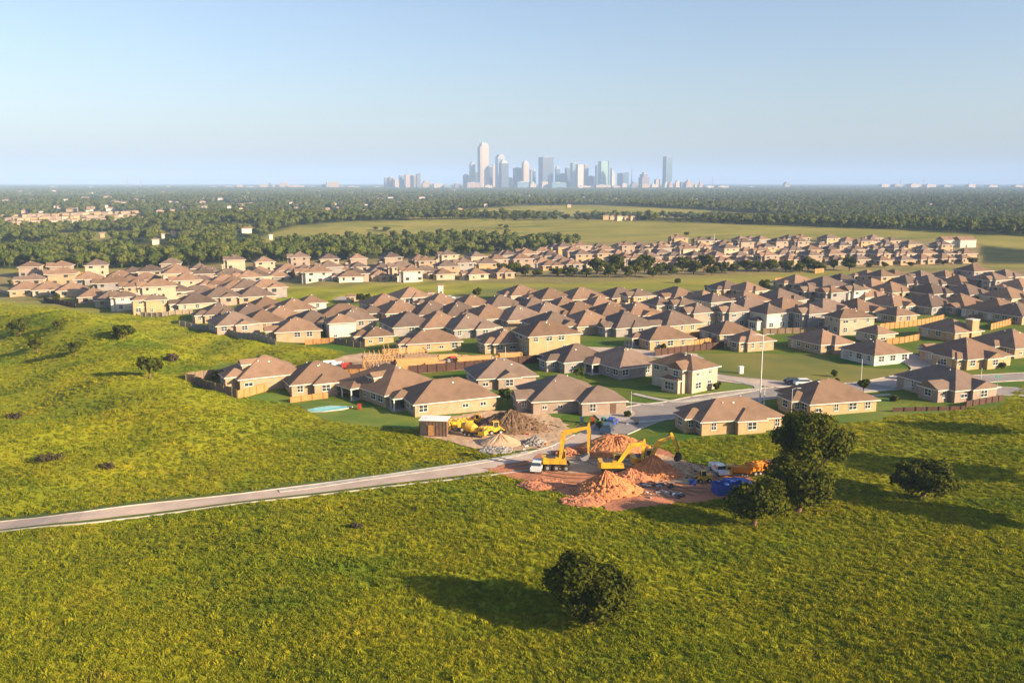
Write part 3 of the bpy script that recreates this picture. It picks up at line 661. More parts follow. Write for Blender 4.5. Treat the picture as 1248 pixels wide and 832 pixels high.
# shade casting trees beyond the right edge of the picture
for k,(x,y,w,h) in enumerate(((78,110,12,11),(89,131,13,12),(98,153,11,10))):
    make_tree('oak_tree', (x,y,TZ(x,y)), w, h, 2500, 0.4, M['oak'], ['oak outside the right edge of the view, nearest the camera','oak outside the right edge of the view, between the other two','oak outside the right edge of the view, nearest the houses'][k], 'tree', seed=60+k)
YT = [(703,463,8,20,'leaf_bright','slim bright green sapling behind the cross-gabled house of the construction site'),(709,462,7,16,'leaf_bright','smaller sapling close beside the slim bright one'),
 (618,491,10,20,'leaf_bright','bright young tree on the lawn of the house with a small front gable'),(612,486,8,14,'leaf_bright','yellow-green shrub tree right of the young lawn tree'),
 (1018,476,14,16,'oak','round dark street tree left of the other one by the wide street'),(1052,478,16,18,'oak','dark reddish street tree by the short lamp pole'),
 (1017,459,9,8,'leaf_bright','small pale tree across the street from the round dark street tree'),
 (808,427,7,9,'leaf_mid','small conifer against the long golden wall by the dark fence'),
 (874,476,10,12,'leaf_mid','shrub tree at the right wall of the pale two-storey house'),(262,464,12,14,'leaf_mid','bushy yard tree inside the leftmost fenced garden'),
 (442,369,22,12,'oak','dark round tree by the pale shed on the middle meadow'),(456,369,14,8,'oak','smaller dark tree touching the right of the round one by the pale shed'),
 (582,361,14,10,'oak','dark tree beside the street on the middle meadow'),(932,351,20,11,'oak','dark tree left of the yellow fence near the right meadow'),
 (826,345,9,6,'leaf_mid','low shrub on the middle meadow by the row of roofs'),(732,522,9,9,'leaf_bright','round green shrub beside the dark blue car'),
 (1016,329,14,14,'oak','tree at the right end of the long tree belt'),(1222,449,9,7,'leaf_mid','dark green shrub on the right lawn near the street sign'),(862,357,8,10,'leaf_bright','yellow-green tree in front of the house at the meadow end'),(885,359,9,9,'leaf_mid','greener tree right of the yellow-green one at the meadow end'),
 (1090,489,14,6,'leaf_mid','low hedge shrub under the windows of the house by the brown retaining wall'),(765,508,9,7,'leaf_mid','shrub by the street corner right of the blue car')]
for px,py,w,h,lm,l in YT: tree_at(px,py,w,h,l, name='garden_tree', nl=900, ls=0.3 if py>400 else 0.4, lm=lm, lift=0.12, nb=8)
# tree belt across the middle
TB = [(613,336,20,13),(628,336,22,15),(640,337,16,12),(655,337,15,7),(680,337,20,9),(697,337,20,10),(715,337,22,10),(728,335,24,17),(742,338,18,12),(750,334,26,20),(764,338,18,12),(775,335,24,18),(786,332,22,18),(796,338,20,12),(806,334,20,12),(818,335,18,10),(832,331,22,17),(845,334,22,13),(858,331,22,18),(868,335,18,10),(880,333,20,12),(895,333,18,11),(910,331,20,12),(925,331,18,11),(940,331,22,13),(958,331,20,12),(975,332,18,11),(985,330,20,14),(998,331,18,10),(1035,330,20,14),(1060,327,10,6),(1078,326,12,6),(1110,325,10,5),(1150,323,9,5),(1185,322,12,7)]
TB.sort()
ords = ['first','second','third','fourth','fifth','sixth','seventh','eighth','ninth','tenth','eleventh','twelfth','thirteenth','fourteenth','fifteenth','sixteenth','seventeenth','eighteenth','nineteenth','twentieth']
def ordn(k):
    if k < 20: return ords[k]
    n = k+1; return f"{n}{'st' if n%10==1 and n%100!=11 else 'nd' if n%10==2 and n%100!=12 else 'rd' if n%10==3 and n%100!=13 else 'th'}"
protos = {}
def proto_tree(key, lm, nl, ls, nb=10):
    if key not in protos: protos[key] = make_tree('belt_tree', (0,0,-500), 8, 8, nl, ls, M[lm], 'x', 'tree', seed=hash(key)%999 if isinstance(key,int) else 5, nb=nb, lift=0.08)
    return protos[key]
def place_proto(P, px, py, w, h, label, group, name):
    p = at(px, py); s = px_w(px, py); o = copy_tree(P); o.name = name; o.location = p; o.scale = (w*s/8, w*s/8, h*s/8); o.rotation_euler.z = rnd.uniform(0,6.28); tag(o, label, 'tree', group); return o
PT = [make_tree('belt_tree', (0,0,-500), 8, 8, 1300, 0.42, M['leaf_mid'], 'x', 'tree', seed=70+k, nb=10, lift=0.06) for k in range(3)]
PT += [make_tree('belt_tree', (0,0,-500), 8, 8, 1300, 0.42, M['oak'], 'x', 'tree', seed=90+k, nb=10, lift=0.06) for k in range(2)]
for k,(px,py,w,h) in enumerate(TB):
    place_proto(PT[k%5], px, py, w*1.15, h*1.35, f"{'tall' if h>15 else 'low' if h<9 else 'bushy'} dark tree, {ordn(k)} from the left in the belt below the far suburb", 'trees in the belt between meadow and far suburb', 'belt_tree')
FT = [(613,272,8,6),(640,272,9,5),(690,272,10,5),(470,281,13,7),(457,281,9,4),(574,285,14,7),(587,284,6,4),(598,284,8,4),(618,291,10,5),(837,287,8,5),(575,266,0,0)]
FT = [f for f in FT if f[2] > 0]
for k,(px,py,w,h) in enumerate(sorted([(471,282,13,7),(458,280,9,4),(573,287,13,6),(617,279,8,6),(610,276,6,3),(837,287,9,5)])):
    place_proto(PT[k%5], px, py, w, h, f'lone dark tree on the far grass ridge, {ordn(k)} from the left there', 'trees scattered on the far grass ridge', 'ridge_tree')
T2 = [(604,270,10,6),(614,271,11,7),(628,271,12,6),(640,270,10,7),(652,270,12,6),(664,270,10,5),(676,270,10,6),(690,270,13,8),(704,270,9,5),(716,271,11,7),(728,269,9,5),(740,270,8,5),(750,267,8,7),(772,269,9,5),(784,271,11,6),(796,271,12,5),(812,272,11,5),(828,273,12,6),(842,273,12,6),(856,273,12,6),(870,274,12,6),(884,274,13,7),(898,275,13,7),(912,275,12,7)]
for k,(px,py,w,h) in enumerate(T2):
    place_proto(PT[k%5], px, py-2, w, h, f"dark tree, {ordn(k)} from the left in the hedge row behind the far grass ridge", 'trees in the hedge row behind the far ridge', 'hedgerow_tree')
GT = [(12,347),(48,347),(92,352),(130,357),(165,348),(212,352),(248,346),(268,357),(310,350),(352,336),(405,333),(445,331),(508,329),(556,333),(70,368),(205,375),(262,368),(520,398),(588,397),(640,410),(676,400),(742,403),(790,399),(842,383),(880,399),(960,398),(1030,400),(1060,386),(1110,376),(1150,372),(1195,376),(1040,364),(1085,352),(1150,352),(1210,352),(720,325),(790,320),(850,317),(930,313),(1010,312),(1080,309),(1140,312),(680,318),(650,325)]
for k,(px,py) in enumerate(sorted(GT)):
    w_ = (6+(k*7)%5)*(1.0 if py > 340 else 0.8)
    place_proto(PT[k%5], px, py, w_, w_*1.15, f"small garden tree among the houses, {ordn(k)} from the left of those", 'small garden trees among the house rows', 'garden_tree')
def kill(o):
    L = KIDS.pop(o.name, [])
    for c in L: kill(c)
    bpy.data.objects.remove(o); return
def _old(o):
    for c in KIDS.get(o.name, []): kill(c)
    bpy.data.objects.remove(o)
for P in PT: kill(P)
# ------------------------------------------------------------------ houses
def hip(rb, x0, y0, x1, y1, h, pitch=0.6, oh=0.6, ins=1.0, gable=None):
    """closed hip (or gable) roof; slot 0 shingles, slot 1 fascia"""
    x0 -= oh; y0 -= oh; x1 += oh; y1 += oh; w, d = x1-x0, y1-y0; zb, zt = h-0.06, h+0.16; rh = min(w, d)/2*pitch
    if w >= d:
        i = d/2*ins; r0 = (x0+i, (y0+y1)/2); r1 = (x1-i, (y0+y1)/2)
        if gable: r0 = (x0, r0[1]) if 'l' in gable else r0; r1 = (x1, r1[1]) if 'r' in gable else r1
        if r1[0]-r0[0] < 0.05: m = (r0[0]+r1[0])/2; r0 = (m-0.03, r0[1]); r1 = (m+0.03, r1[1])
        sl = [(4,5,9,8),(5,6,9),(6,7,8,9),(7,4,8)]
    else:
        i = w/2*ins; r0 = ((x0+x1)/2, y0+i); r1 = ((x0+x1)/2, y1-i)
        if gable: r0 = (r0[0], y0) if 'f' in gable else r0; r1 = (r1[0], y1) if 'b' in gable else r1
        if r1[1]-r0[1] < 0.05: m = (r0[1]+r1[1])/2; r0 = (r0[0], m-0.03); r1 = (r1[0], m+0.03)
        sl = [(4,5,8),(5,6,9,8),(6,7,9),(7,4,8,9)]
    vs = [(x0,y0,zb),(x1,y0,zb),(x1,y1,zb),(x0,y1,zb),(x0,y0,zt),(x1,y0,zt),(x1,y1,zt),(x0,y1,zt),(r0[0],r0[1],zt+rh),(r1[0],r1[1],zt+rh)]
    rb.add(vs, sl, 0); rb.add(vs, [(0,3,2,1),(0,1,5,4),(1,2,6,5),(2,3,7,6),(3,0,4,7)], 1)
    return zt+rh
def window(parent, x, y, z, w, h, face, detail=2, mull=1):
    """face: 'f' front (-y), 'l' left (-x), 'r' (+x), 'b' (+y); (x,y) on the wall plane, z = sill"""
    fr = MB(); gl = MB(); t = 0.06
    rot = {'f':0, 'r':R(90), 'b':R(180), 'l':R(-90)}[face]
    fr.tf = gl.tf = Matrix.Translation((x,y,z)) @ Matrix.Rotation(rot, 4, 'Z')
    if detail >= 2:
        fr.box(-w/2-t,-0.07,-t,w/2+t,0.02,0); fr.box(-w/2-t,-0.07,h,w/2+t,0.02,h+t); fr.box(-w/2-t,-0.07,0,-w/2,0.02,h); fr.box(w/2,-0.07,0,w/2+t,0.02,h)
        fr.box(-w/2-t*1.4,-0.12,-t*1.6,w/2+t*1.4,-0.071,-t*0.4)
        for k in range(mull): xx = -w/2+w*(k+1)/(mull+1); fr.box(xx-0.035,-0.06,0,xx+0.035,0.02,h)
        if h > 1.0: fr.box(-w/2,-0.055,h*0.5-0.03,w/2,0.02,h*0.5+0.03)
        gl.box(-w/2,-0.03,0,w/2,0.015,h)
        o = fr.build('window', M['white'], parent); gl.build('pane', M['glass'], o)
    else:
        gl.box(-w/2,-0.04,0,w/2,0.02,h); gl.build('window', M['glass'], parent)
def house(a, b, st, wall, roof='roof_brown', seed=0, detail=2, style=None, porch=None, label=None, cat='house', group=None, loc=(0,0,0), rz=0, extras=(), pitch=0.50):
    rg = random.Random(seed); root = empty(('two_storey_house' if st == 2 else 'house'), loc, rz, label, cat, group)
    h = 2.45 if st == 1 else 5.0
    wb, rb = MB(), MB(); top = 0; blockL, blockF = [], []
    wb.box(0, 0, -1.6, a, b, h)
    top = hip(rb, 0, 0, a, b, h, pitch)
    style = rg.choice(['wing','porch','plain','cross']) if style is None else style
    def blocked(L, u): return any(s-0.8 < u < e+0.8 for s, e in L)
    posts = []
    if 'wing' in style:      # wing to the left side
        y0 = rg.uniform(0.05,0.3)*b; y1 = y0+rg.uniform(4.2,5.5); d = rg.uniform(1.8,3.2)
        wb.box(-d, y0, -1.6, 0.3, y1, h); hip(rb, -d, y0, 3.2, y1, h, pitch, 0.35, 1.0, gable='l' if rg.random() < .5 else None); blockL.append((y0,y1))
        if detail >= 1: window(root, -d, (y0+y1)/2, 0.9, 1.7, 1.3, 'l', detail)
        if detail >= 2: window(root, -d/2, y0, 0.9, 0.9, 1.3, 'f', detail)
    if 'porch' in style:     # covered patio at the far half of the left side
        y0 = b*0.5; y1 = b*0.92; d = 2.6
        hip(rb, -d, y0, 2.5, y1, 2.45, 0.45, 0.25); blockL.append((y0,y1))
        for yy in (y0+0.15, (y0+y1)/2, y1-0.15): posts.append((-d+0.15, yy, 2.45))
        if detail >= 1:
            q = MB(); q.box(-0.04, y0+1, 0, 0.02, y0+3.4, 2.1); q.build('patio_door', M['glass'], root)
            q = MB(); q.box(-d-0.4, y0-0.3, -0.6, -0.001, y1+0.3, 0.06); q.build('patio_slab', M['concrete'], root)
    if 'cross' in style:     # raised cross gable / second ridge
        x0 = a*rg.uniform(0.30,0.45); x1 = x0+rg.uniform(5,6.5); x1 = min(x1, a-1)
        yy = -rg.uniform(0.8,1.8); wb.box(x0, yy, -1.6, x1, 1, h); hip(rb, x0, yy, x1, b*0.6, h, pitch*0.98, 0.35, 1.0, gable='f' if rg.random() < .4 else None); blockF.append((x0,x1))
        if detail >= 1: window(root, (x0+x1)/2, yy, 0.9, 1.7, 1.3, 'f', detail)
    if 'dormer' in style:
        x0 = a*0.12; yc = b*0.45; z0 = h+0.9
        wb.box(x0, yc-1.3, h, x0+4, yc+1.3, z0+1.3); hip(rb, x0, yc-1.3, x0+5.5, yc+1.3, z0+1.3, 0.6, 0.3, 1.0, gable='l'); window(root, x0, yc, z0+0.1, 1.7, 0.95, 'l', detail, 2)
    if 'gables' in style:    # street gables on a two-storey house
        y0 = b*0.12; wb.box(-1.6, y0, -1.6, 0.2, y0+3.8, h); hip(rb, -1.6, y0, 3.4, y0+3.8, h, 0.8, 0.3, 1.0, gable='l'); blockL.append((y0,y0+3.8))
        window(root, -1.6, y0+1.9, 0.9, 1.6, 1.4, 'l', detail); window(root, -1.6, y0+1.9, 3.6, 1.4, 1.2, 'l', detail)
    if 'lowfront' in style:  # one-storey front room with own roof
        wb.box(-2.6, b*0.15, -1.6, 0.2, b*0.55, 2.7); hip(rb, -2.6, b*0.15, 2.6, b*0.55, 2.7, 0.5, 0.3); blockL.append((b*0.15, b*0.55))
        window(root, -2.6, b*0.35, 0.6, 2.6, 1.6, 'l', detail, 2)
    if 'backwing' in style:
        wb.box(a*0.55, b-0.5, -1.6, a, b+5, h); hip(rb, a*0.55, b-4, a, b+5, h, pitch, 0.4)
    if 'garage' in style:    # front room on the right, garage beyond
        wb.box(a*0.62, -3.2, -1.6, a+3.5, 0.3, h); hip(rb, a*0.62, -3.2, a+3.5, b*0.4, h, pitch, 0.4); blockF.append((a*0.62,a))
        window(root, a*0.62+2.2, -3.2, 0.8, 1.2, 1.4, 'f', detail)
        q = MB(); q.box(a+0.2, -3.25, 0, a+1.4, -3.18, 2.1); q.build('side_door', M['door'], root)
    wb.build('wall', WALLS[wall], root)
    ro = rb.build('roof', [M[roof], M['trim']], root)
    if posts:
        for x, y, z in posts:
            q = MB(); q.box(x-0.12,y-0.12,-0.5,x+0.12,y+0.12,z); q.build('porch_post', M['trim'], root)
    # windows on front and left, a few at the back
    if detail >= 1:
        fl = [0.9] if st == 1 else [0.9, 3.75]
        for z in fl:
            u = rg.uniform(1.6, 2.6)
            while u < a-1.2:
                if not blocked(blockF, u) and rg.random() < 0.8: window(root, u, 0, z, rg.choice([0.9,1.2,1.7]), 1.3 if rg.random() < .75 else 0.7, 'f', detail)
                u += rg.uniform(3.0,4.6) if detail >= 2 else rg.uniform(4.2,6)
            u = rg.uniform(1.5, 2.4)
            while u < b-1.2:
                if not blocked(blockL, u): window(root, 0, u, z, rg.choice([0.9,1.5,1.8]), 1.35, 'l', detail)
                u += rg.uniform(2.6,3.8) if detail >= 2 else rg.uniform(4,6)
            if detail >= 2:
                for u in (b*0.3, b*0.7): window(root, a, u, z, 1.2, 1.3, 'r', 1)
                for u in (a*0.25, a*0.7): window(root, u, b, z, 1.5, 1.3, 'b', 1)
        if not blocked(blockL, b*0.8) and 'porch' not in style:
            q = MB(); q.box(-0.05, b*0.72, 0, 0.02, b*0.72+(2.6 if detail == 1 else 2.4), 2.1); q.build('garage_door', M['garage'], root)
    # roof furniture
    if detail >= 1:
        long_x = a >= b
        for k in range(3 if detail >= 2 else 1):
            x, y = (a*rg.uniform(.35,.65), b*rg.uniform(.3,.7)); d_ = min(x, y, a-x, b-y)+0.45; z = h+0.16+min(d_, min(a,b)/2+.45)*pitch
            q = MB()
            if k % 2 == 0: q.cyl(x, y, z-0.25, z+0.3, 0.07, 8); q.cyl(x, y, z+0.3, z+0.36, 0.12, 8)
            else: q.box(x-0.17, y-0.17, z-0.3, x+0.17, y+0.17, z+0.14); q.box(x-0.22, y-0.22, z+0.14, x+0.22, y+0.22, z+0.19)
            v = q.build('roof_vent', M['white'], ro)
    if 'chimney' in style:
        q = MB(); x, y = a*0.7, -0.5; q.box(x-1.4, y, -1, x+1.4, y+2.4, top+0.3, 0); q.box(x-1.55, y-0.15, top+0.3, x+1.55, y+2.55, top+0.5, 1)
        q.build('chimney', [WALLS[wall], M['trim']], ro)
    return root
def hplace(px, py, a, b, th, st, wall, label, style='', seed=None, roof='roof_brown', detail=2, pitch=0.50, dz=0.0):
    p = at(px, py); p.z += dz+0.12
    o = house(a, b, st, wall, roof, seed if seed is not None else int(px*3+py), detail, style, label=label, loc=p, rz=R(th), pitch=pitch)
    return o
HA = [  # nearest rows: corner pixel, right side length, left side length, turn
 (293,477,14,13,30,1,'tan','shaded house with a small lit porch, inside the leftmost weathered fence','lowfront,dormer'),
 (356,484,14,13,26,1,'tan','tan house with one big plain hip roof, second from left in the nearest row','cross_'),
 (470,497,15,19,40,1,'tan','dark-roofed house with a small dormer and covered patio by the turquoise pool','dormer,porch'),
 (506,508.5,17.5,12,24,1,'tan','long tan house standing just behind the yellow tanks and brown soil heap','porch'),
 (583,476,13.5,12,16,1,'stone','low house with a small lit front gable and two young trees on its lawn','cross'),
 (650,505,15,14,12,1,'stone','sprawling cross-hipped house with side garage, right behind the brown soil heap','wing,garage'),
 (688,455,13,12,25,1,'grey','grey-walled house at the end of the dark long fence, left of the bright sapling','wing'),
 (755,463,13,15,30,1,'grey','grey house with a wide dark roof just left of the pale two-storey house','porch'),
 (843,480,8.5,12,38,2,'cream','pale two-storey house with small low front room on the lawn at the street corner','lowfront,gables'),
 (855,531,16.5,10.5,13,1,'golden','long golden house nearest the camera, in front of the curving street','wing,cross_'),
 (987,508.5,15,12,15,1,'golden','long golden house with an arched grey entrance, right behind the tallest oak','wing'),
 (1163,491,11.5,16.5,20,1,'stone','grey-brown house above the dark retaining wall at the right','wing,cross_'),
 (1065,446,11.5,12,22,1,'white','pale single-storey house alone at the right end of the big lawn','plain'),
 (1178,451,15,15,22,1,'golden','large golden house with a glazed front room at the right edge of the lawn','lowfront,wing,cross_'),
 (1236,437,14,15,22,1,'tan','house with a huge dark roof cut by the right picture edge','wing'),
 (1163,417,11,13,24,1,'golden','house with a bright tall chimney on its golden wall','chimney'),
 (1069,419,7,8,25,1,'cream','small hip-roofed house behind the pale house at the end of the big lawn','plain'),
 (1023,409,12,8,15,2,'cream','two-storey house with a big blank cream wall and dark-roofed end','plain'),
 (1092,395,9,9,22,1,'golden','house with bluish shaded windows above the long yellow fence','plain'),
 (911,429,9,9,24,1,'tan','low house with purple-brown roof behind the tall lamp pole','wing'),
 (1000,432,11,13,24,1,'tan','broad house between the one behind the lamp pole and the pale house on the lawn','cross'),
 (877,419,12,11,20,1,'cream','cream house left of the lamp pole with its left gable end in shade','plain'),
 (792,427,14,11,20,1,'golden','golden house with white-posted shaded patio above the dark fence','porch'),
 (645,434,15,11,22,2,'golden','orange-lit two-storey brick house behind the long fence','plain'),
 (602,431,10,12,24,1,'tan','tan house with steep hip roof left of the orange-lit two-storey house','wing'),
 (497,431,15,10,18,1,'golden','long golden house right behind the timber stacks','wing'),
 (445,422,8.5,9,22,1,'golden','small golden house with steep pyramid roof left of the timber yard','wing'),
 (402,415,8,8,20,2,'white','white house with bluish shaded end above the orange garden fence','plain'),
 (337,416,13,13,20,1,'tan','tan house at the right end of the grey wall bordering the left meadow','wing'),
 (300,405,13,13,26,1,'tan','steep-roofed house in the middle of the group behind the grey meadow wall','wing'),
 (265,408,13,13,30,1,'stone','stone-walled house at the left end of the grey wall bordering the left meadow','cross'),
 (368,379,9,8.5,26,1,'white','small white-walled house standing alone by the middle meadow','plain'),
 (392,396,15,12,16,1,'tan','house with a wide light hip roof left of the dark round meadow tree','plain'),
 (442,392,8,9,20,1,'stone','low purple-roofed house between the wide light roof and the shaded row','wing'),
]
for px,py,a,b,th,st,w,l,sty in HA:
    hplace(px,py,a,b,th,st,w,l,sty,roof='roof_grey' if w in ('stone','grey') else 'roof_brown')
WALLW = {'tan':'tan','cream':'cream','golden':'golden','grey':'grey','white':'white','stone':'stone-coloured'}
# rows of houses behind: (row phrase, [(px,py,a,b,th,storeys,wall)])
ROWS = [
 ('first row behind the timber yard', [(480,410,11,13,20,1,'grey'),(517,411,12,13,20,1,'tan'),(554,413,12,12,20,1,'grey'),(662,410,11,13,20,1,'grey'),(704,409,12,13,20,1,'tan'),(751,411,12,13,20,1,'grey'),(812,408,11,12,22,1,'tan'),(845,402,9,10,22,2,'stone'),(888,401,9,10,22,2,'grey'),(934,403,9,10,22,2,'white'),(985,403,9,10,22,2,'grey')]),
 ('second row behind the timber yard', [(471,392,11,12,22,1,'tan'),(510,394,12,12,22,1,'grey'),(544,396,12,13,22,1,'tan'),(581,400,12,13,22,1,'grey'),(619,401,12,12,22,1,'tan'),(655,395,11,12,22,1,'grey'),(693,394,12,12,20,1,'tan'),(733,396,11,12,20,1,'cream'),(767,395,11,12,20,1,'grey'),(800,391,8,9,22,2,'cream'),(828,391,8,9,22,2,'white'),(866,387,10,10,22,2,'grey'),(906,386,11,11,22,1,'tan'),(952,388,12,11,22,1,'stone'),(1002,390,12,11,22,1,'tan')]),
 ('row facing the middle meadow', [(453,383,11,12,22,1,'tan'),(489,372,10,11,25,1,'grey'),(525,381,10,11,22,1,'tan'),(563,383,10,11,22,1,'cream'),(598,384,11,11,22,1,'grey'),(623,369,11,11,20,1,'cream'),(660,374,11,12,20,1,'tan'),(697,374,13,12,20,1,'cream'),(746,372,11,11,20,1,'golden'),(640,385,9,9,20,1,'stone'),(678,385,9,10,20,1,'cream'),(722,384,9,10,20,1,'cream'),(772,379,9,9,20,2,'golden'),(822,371,9,13,20,1,'cream'),(853,376,9,10,20,1,'stone'),(882,361,9,10,22,1,'tan'),(908,363,9,10,22,1,'cream')]),
 ('block around the pale street end', [(905,378,11,11,24,1,'tan'),(947,376,12,12,22,1,'grey'),(985,372,8,8,24,2,'stone'),(1012,374,8,9,24,2,'grey'),(1040,371,8,9,24,2,'white'),(1002,358,13,12,22,1,'stone'),(1062,360,11,11,22,1,'cream'),(968,354,11,11,22,1,'tan'),(1045,390,11,12,22,1,'tan')]),
 ('row just above the yellow fence', [(1089,383,11,12,24,1,'grey'),(1135,384,12,12,24,1,'grey'),(1175,384,12,12,24,1,'stone'),(1221,392,14,13,24,1,'white'),(1245,396,12,12,24,1,'tan')]),
 ('second row above the yellow fence', [(1054,371,10,11,24,1,'white'),(1087,365,11,11,24,1,'tan'),(1137,367,11,11,24,1,'grey'),(1181,368,11,11,24,1,'grey'),(1232,373,12,11,24,1,'cream')]),
 ('row second from the right meadow', [(1073,352,10,10,24,2,'golden'),(1105,354,10,10,24,1,'cream'),(1133,355,11,11,24,1,'grey'),(1172,356,11,12,24,1,'stone'),(1212,357,11,12,24,2,'grey'),(1246,360,12,11,24,1,'grey')]),
 ('row backing onto the right meadow', [(1056,344,10,10,24,1,'tan'),(1090,344,10,11,24,1,'tan'),(1122,345,10,10,24,1,'stone'),(1152,345,10,10,24,1,'tan'),(1186,345,12,11,24,2,'grey'),(1226,345,12,11,24,1,'tan'),(1024,349,9,10,24,1,'stone')]),
 ('left suburb row beside the meadow', [(12,362,9,10,22,1,'tan'),(40,362,9,10,22,1,'cream'),(70,363,8,9,22,1,'cream'),(96,371,8,9,22,1,'stone'),(117,375,9,9,22,1,'grey'),(142,380,7,8,22,2,'white'),(163,384,5,6,22,2,'golden'),(179,384,7,7,22,2,'golden'),(218,380,10,9,22,1,'cream'),(250,372,11,11,22,1,'stone'),(292,371,11,11,22,1,'tan')]),
]
def line_row(phrase, pts, n, walls, p2, seed, amin=9, amax=12, th=20):
    rg = random.Random(seed); L = resample([tuple(at(*p)[:2]) for p in pts], 1.0); out = []
    for k in range(n):
        q = L[int((k+0.5)/n*(len(L)-1))]; x, y = q[0]+rg.uniform(-1.5,1.5), q[1]+rg.uniform(-2.5,2.5)
        px, py = topx(x, y, TZ(x,y)); out.append((float(px),float(py),rg.randint(amin,amax),rg.randint(9,11),th+rg.uniform(-5,5),2 if rg.random() < p2 else 1,rg.choice(walls)))
    ROWS.append((phrase, out))
ROWS.append(('cluster behind the grey meadow fence', [(285,397,11,12,24,1,'tan'),(322,401,11,12,22,1,'stone'),(362,406,10,12,22,1,'tan'),(306,387,10,11,22,1,'cream'),(340,389,10,11,22,1,'grey'),(250,394,9,10,26,1,'tan'),(414,402,9,10,20,1,'stone')]))
W1 = ['tan','cream','grey','grey','stone','tan','golden']
line_row('left suburb row backing onto woods', [(8,340),(60,339),(160,337),(300,331),(430,327),(600,323),(650,320)], 17, ['cream','tan','cream','stone'], 0.9, 1, 9, 10)
line_row('left suburb row second from woods', [(0,350),(60,349),(200,343),(340,337),(480,332),(600,329),(690,326)], 22, W1, 0.35, 2)
line_row('left suburb row third from woods', [(110,353),(220,349),(330,343),(480,339),(600,334)], 16, W1, 0.3, 3)
line_row('left suburb row fourth from woods', [(115,362),(200,358),(300,352)], 9, W1, 0.4, 4)
line_row('left suburb row fifth from woods', [(140,370),(210,366),(320,360)], 8, W1, 0.3, 5)
line_row('cream row above the middle meadow', [(350,347),(430,345),(520,342),(600,340),(625,339)], 7, ['cream','cream','tan','white'], 0.4, 6)
fr = ['cream','tan','tan','grey','stone','golden','stone','tan']
line_row('far suburb row above the trees', [(650,330),(800,326),(950,323),(1080,323),(1185,321)], 20, fr, 0.2, 7, 9, 11)
line_row('far suburb row second from front', [(600,324),(750,320),(950,316),(1080,315),(1190,314.5)], 21, fr, 0.3, 8, 9, 11)
line_row('far suburb row third from front', [(620,318),(800,314),(1000,309.5),(1160,308)], 20, fr, 0.3, 9, 9, 11)
line_row('far suburb row fourth from front', [(640,312.5),(800,308),(960,304),(1120,302.5)], 19, fr, 0.3, 10, 9, 11)
line_row('far suburb row fifth from front', [(660,307.5),(800,304),(960,299.5),(1100,298)], 17, fr, 0.3, 11, 9, 11)
line_row('rearmost row of the far suburb', [(800,300),(900,296.5),(1000,295),(1085,294)], 6, fr, 0.2, 12, 9, 11)
cache = {}; srcs = []
styles1 = ['wing','porch','plain','cross','wing,cross','plain,cross']; styles2 = ['lowfront','gables','plain','gables,lowfront']
nh = len(HA)
placed = []
for px,py,a,b,*_ in HA: placed.append(at(px,py))
for phrase, L in ROWS:
    L = sorted(L); names = []
    far_row = 'far suburb' in phrase
    ys = sum(l[1] for l in L)/len(L)
    for k,(px,py,a,b,th,st,w) in enumerate(L):
        p = at(px, py); near = py > 352
        if near and st == 1: a += 3; b += 2; th += 5
        elif near: th += 5
        side = {'tan':'light tan','cream':'cream','golden':'golden','grey':'grey','white':'white','stone':'stone-coloured'}[w]
        lab = f"{'two-storey' if st==2 else 'low'} {side} house, {ordn(k)} from left in the {phrase}"
        grp = 'houses in the '+phrase
        det = 2 if py > 378 else 1
        key = (a if not near else round(a), b, st, w, k % 3, det)
        sty = (styles1 if st == 1 else styles2)[(k*5+int(py)) % (6 if st == 1 else 4)]
        key = (a, b, st, w, sty, det)
        if key not in cache:
            S = house(a, b, st, w, ('roof_brown','roof_grey','roof_brown','roof_dark')[(a*3+b+st+len(sty)) % 4], hash((a,b,st,len(w)))%977, det, sty, loc=(0,0,-900), label='x'); cache[key] = S; srcs.append(S)
        S = cache[key]; o = copy_tree(S); o.name = 'two_storey_house' if st == 2 else 'house'
        p.z += 0.12; o.location = p; o.rotation_euler.z = R(th); tag(o, lab, 'house', grp); nh += 1; placed.append(p)
for S in srcs: kill(S)
print('houses', nh)
# ------------------------------------------------------------------ the city far away
def facade(name, c1, c2, rough=0.5, spec=0.5, sp=14.0):
    m, nt, b = mat(name, c1, rough, 0, spec); v = objv(nt); sx = nd(nt, 'ShaderNodeSeparateXYZ'); nt.links.new(v, sx.inputs[0])
    ad = nd(nt, 'ShaderNodeMath', operation='ADD'); nt.links.new(sx.outputs[0], ad.inputs[0]); nt.links.new(sx.outputs[1], ad.inputs[1])
    def band(s, per, duty):
        a = nd(nt, 'ShaderNodeMath', operation='DIVIDE'); a.inputs[1].default_value = per; nt.links.new(s, a.inputs[0])
        f = nd(nt, 'ShaderNodeMath', operation='FRACT'); nt.links.new(a.outputs[0], f.inputs[0])
        g = nd(nt, 'ShaderNodeMath', operation='GREATER_THAN'); g.inputs[1].default_value = duty; nt.links.new(f.outputs[0], g.inputs[0]); return g.outputs[0]
    v1 = band(ad.outputs[0], sp, 0.55); h1 = band(sx.outputs[2], 4.0, 0.5)
    c = mixc(nt, v1, c1, c2); mm = nd(nt, 'ShaderNodeMath', operation='MULTIPLY'); mm.inputs[1].default_value = 0.5; nt.links.new(h1, mm.inputs[0]); c = mixc(nt, mm.outputs[0], c, c2)
    c = mixc(nt, 1.0, c, (0.72,0.70,0.68), 'MULTIPLY')
    nt.links.new(c, b.inputs['Base Color']); return m
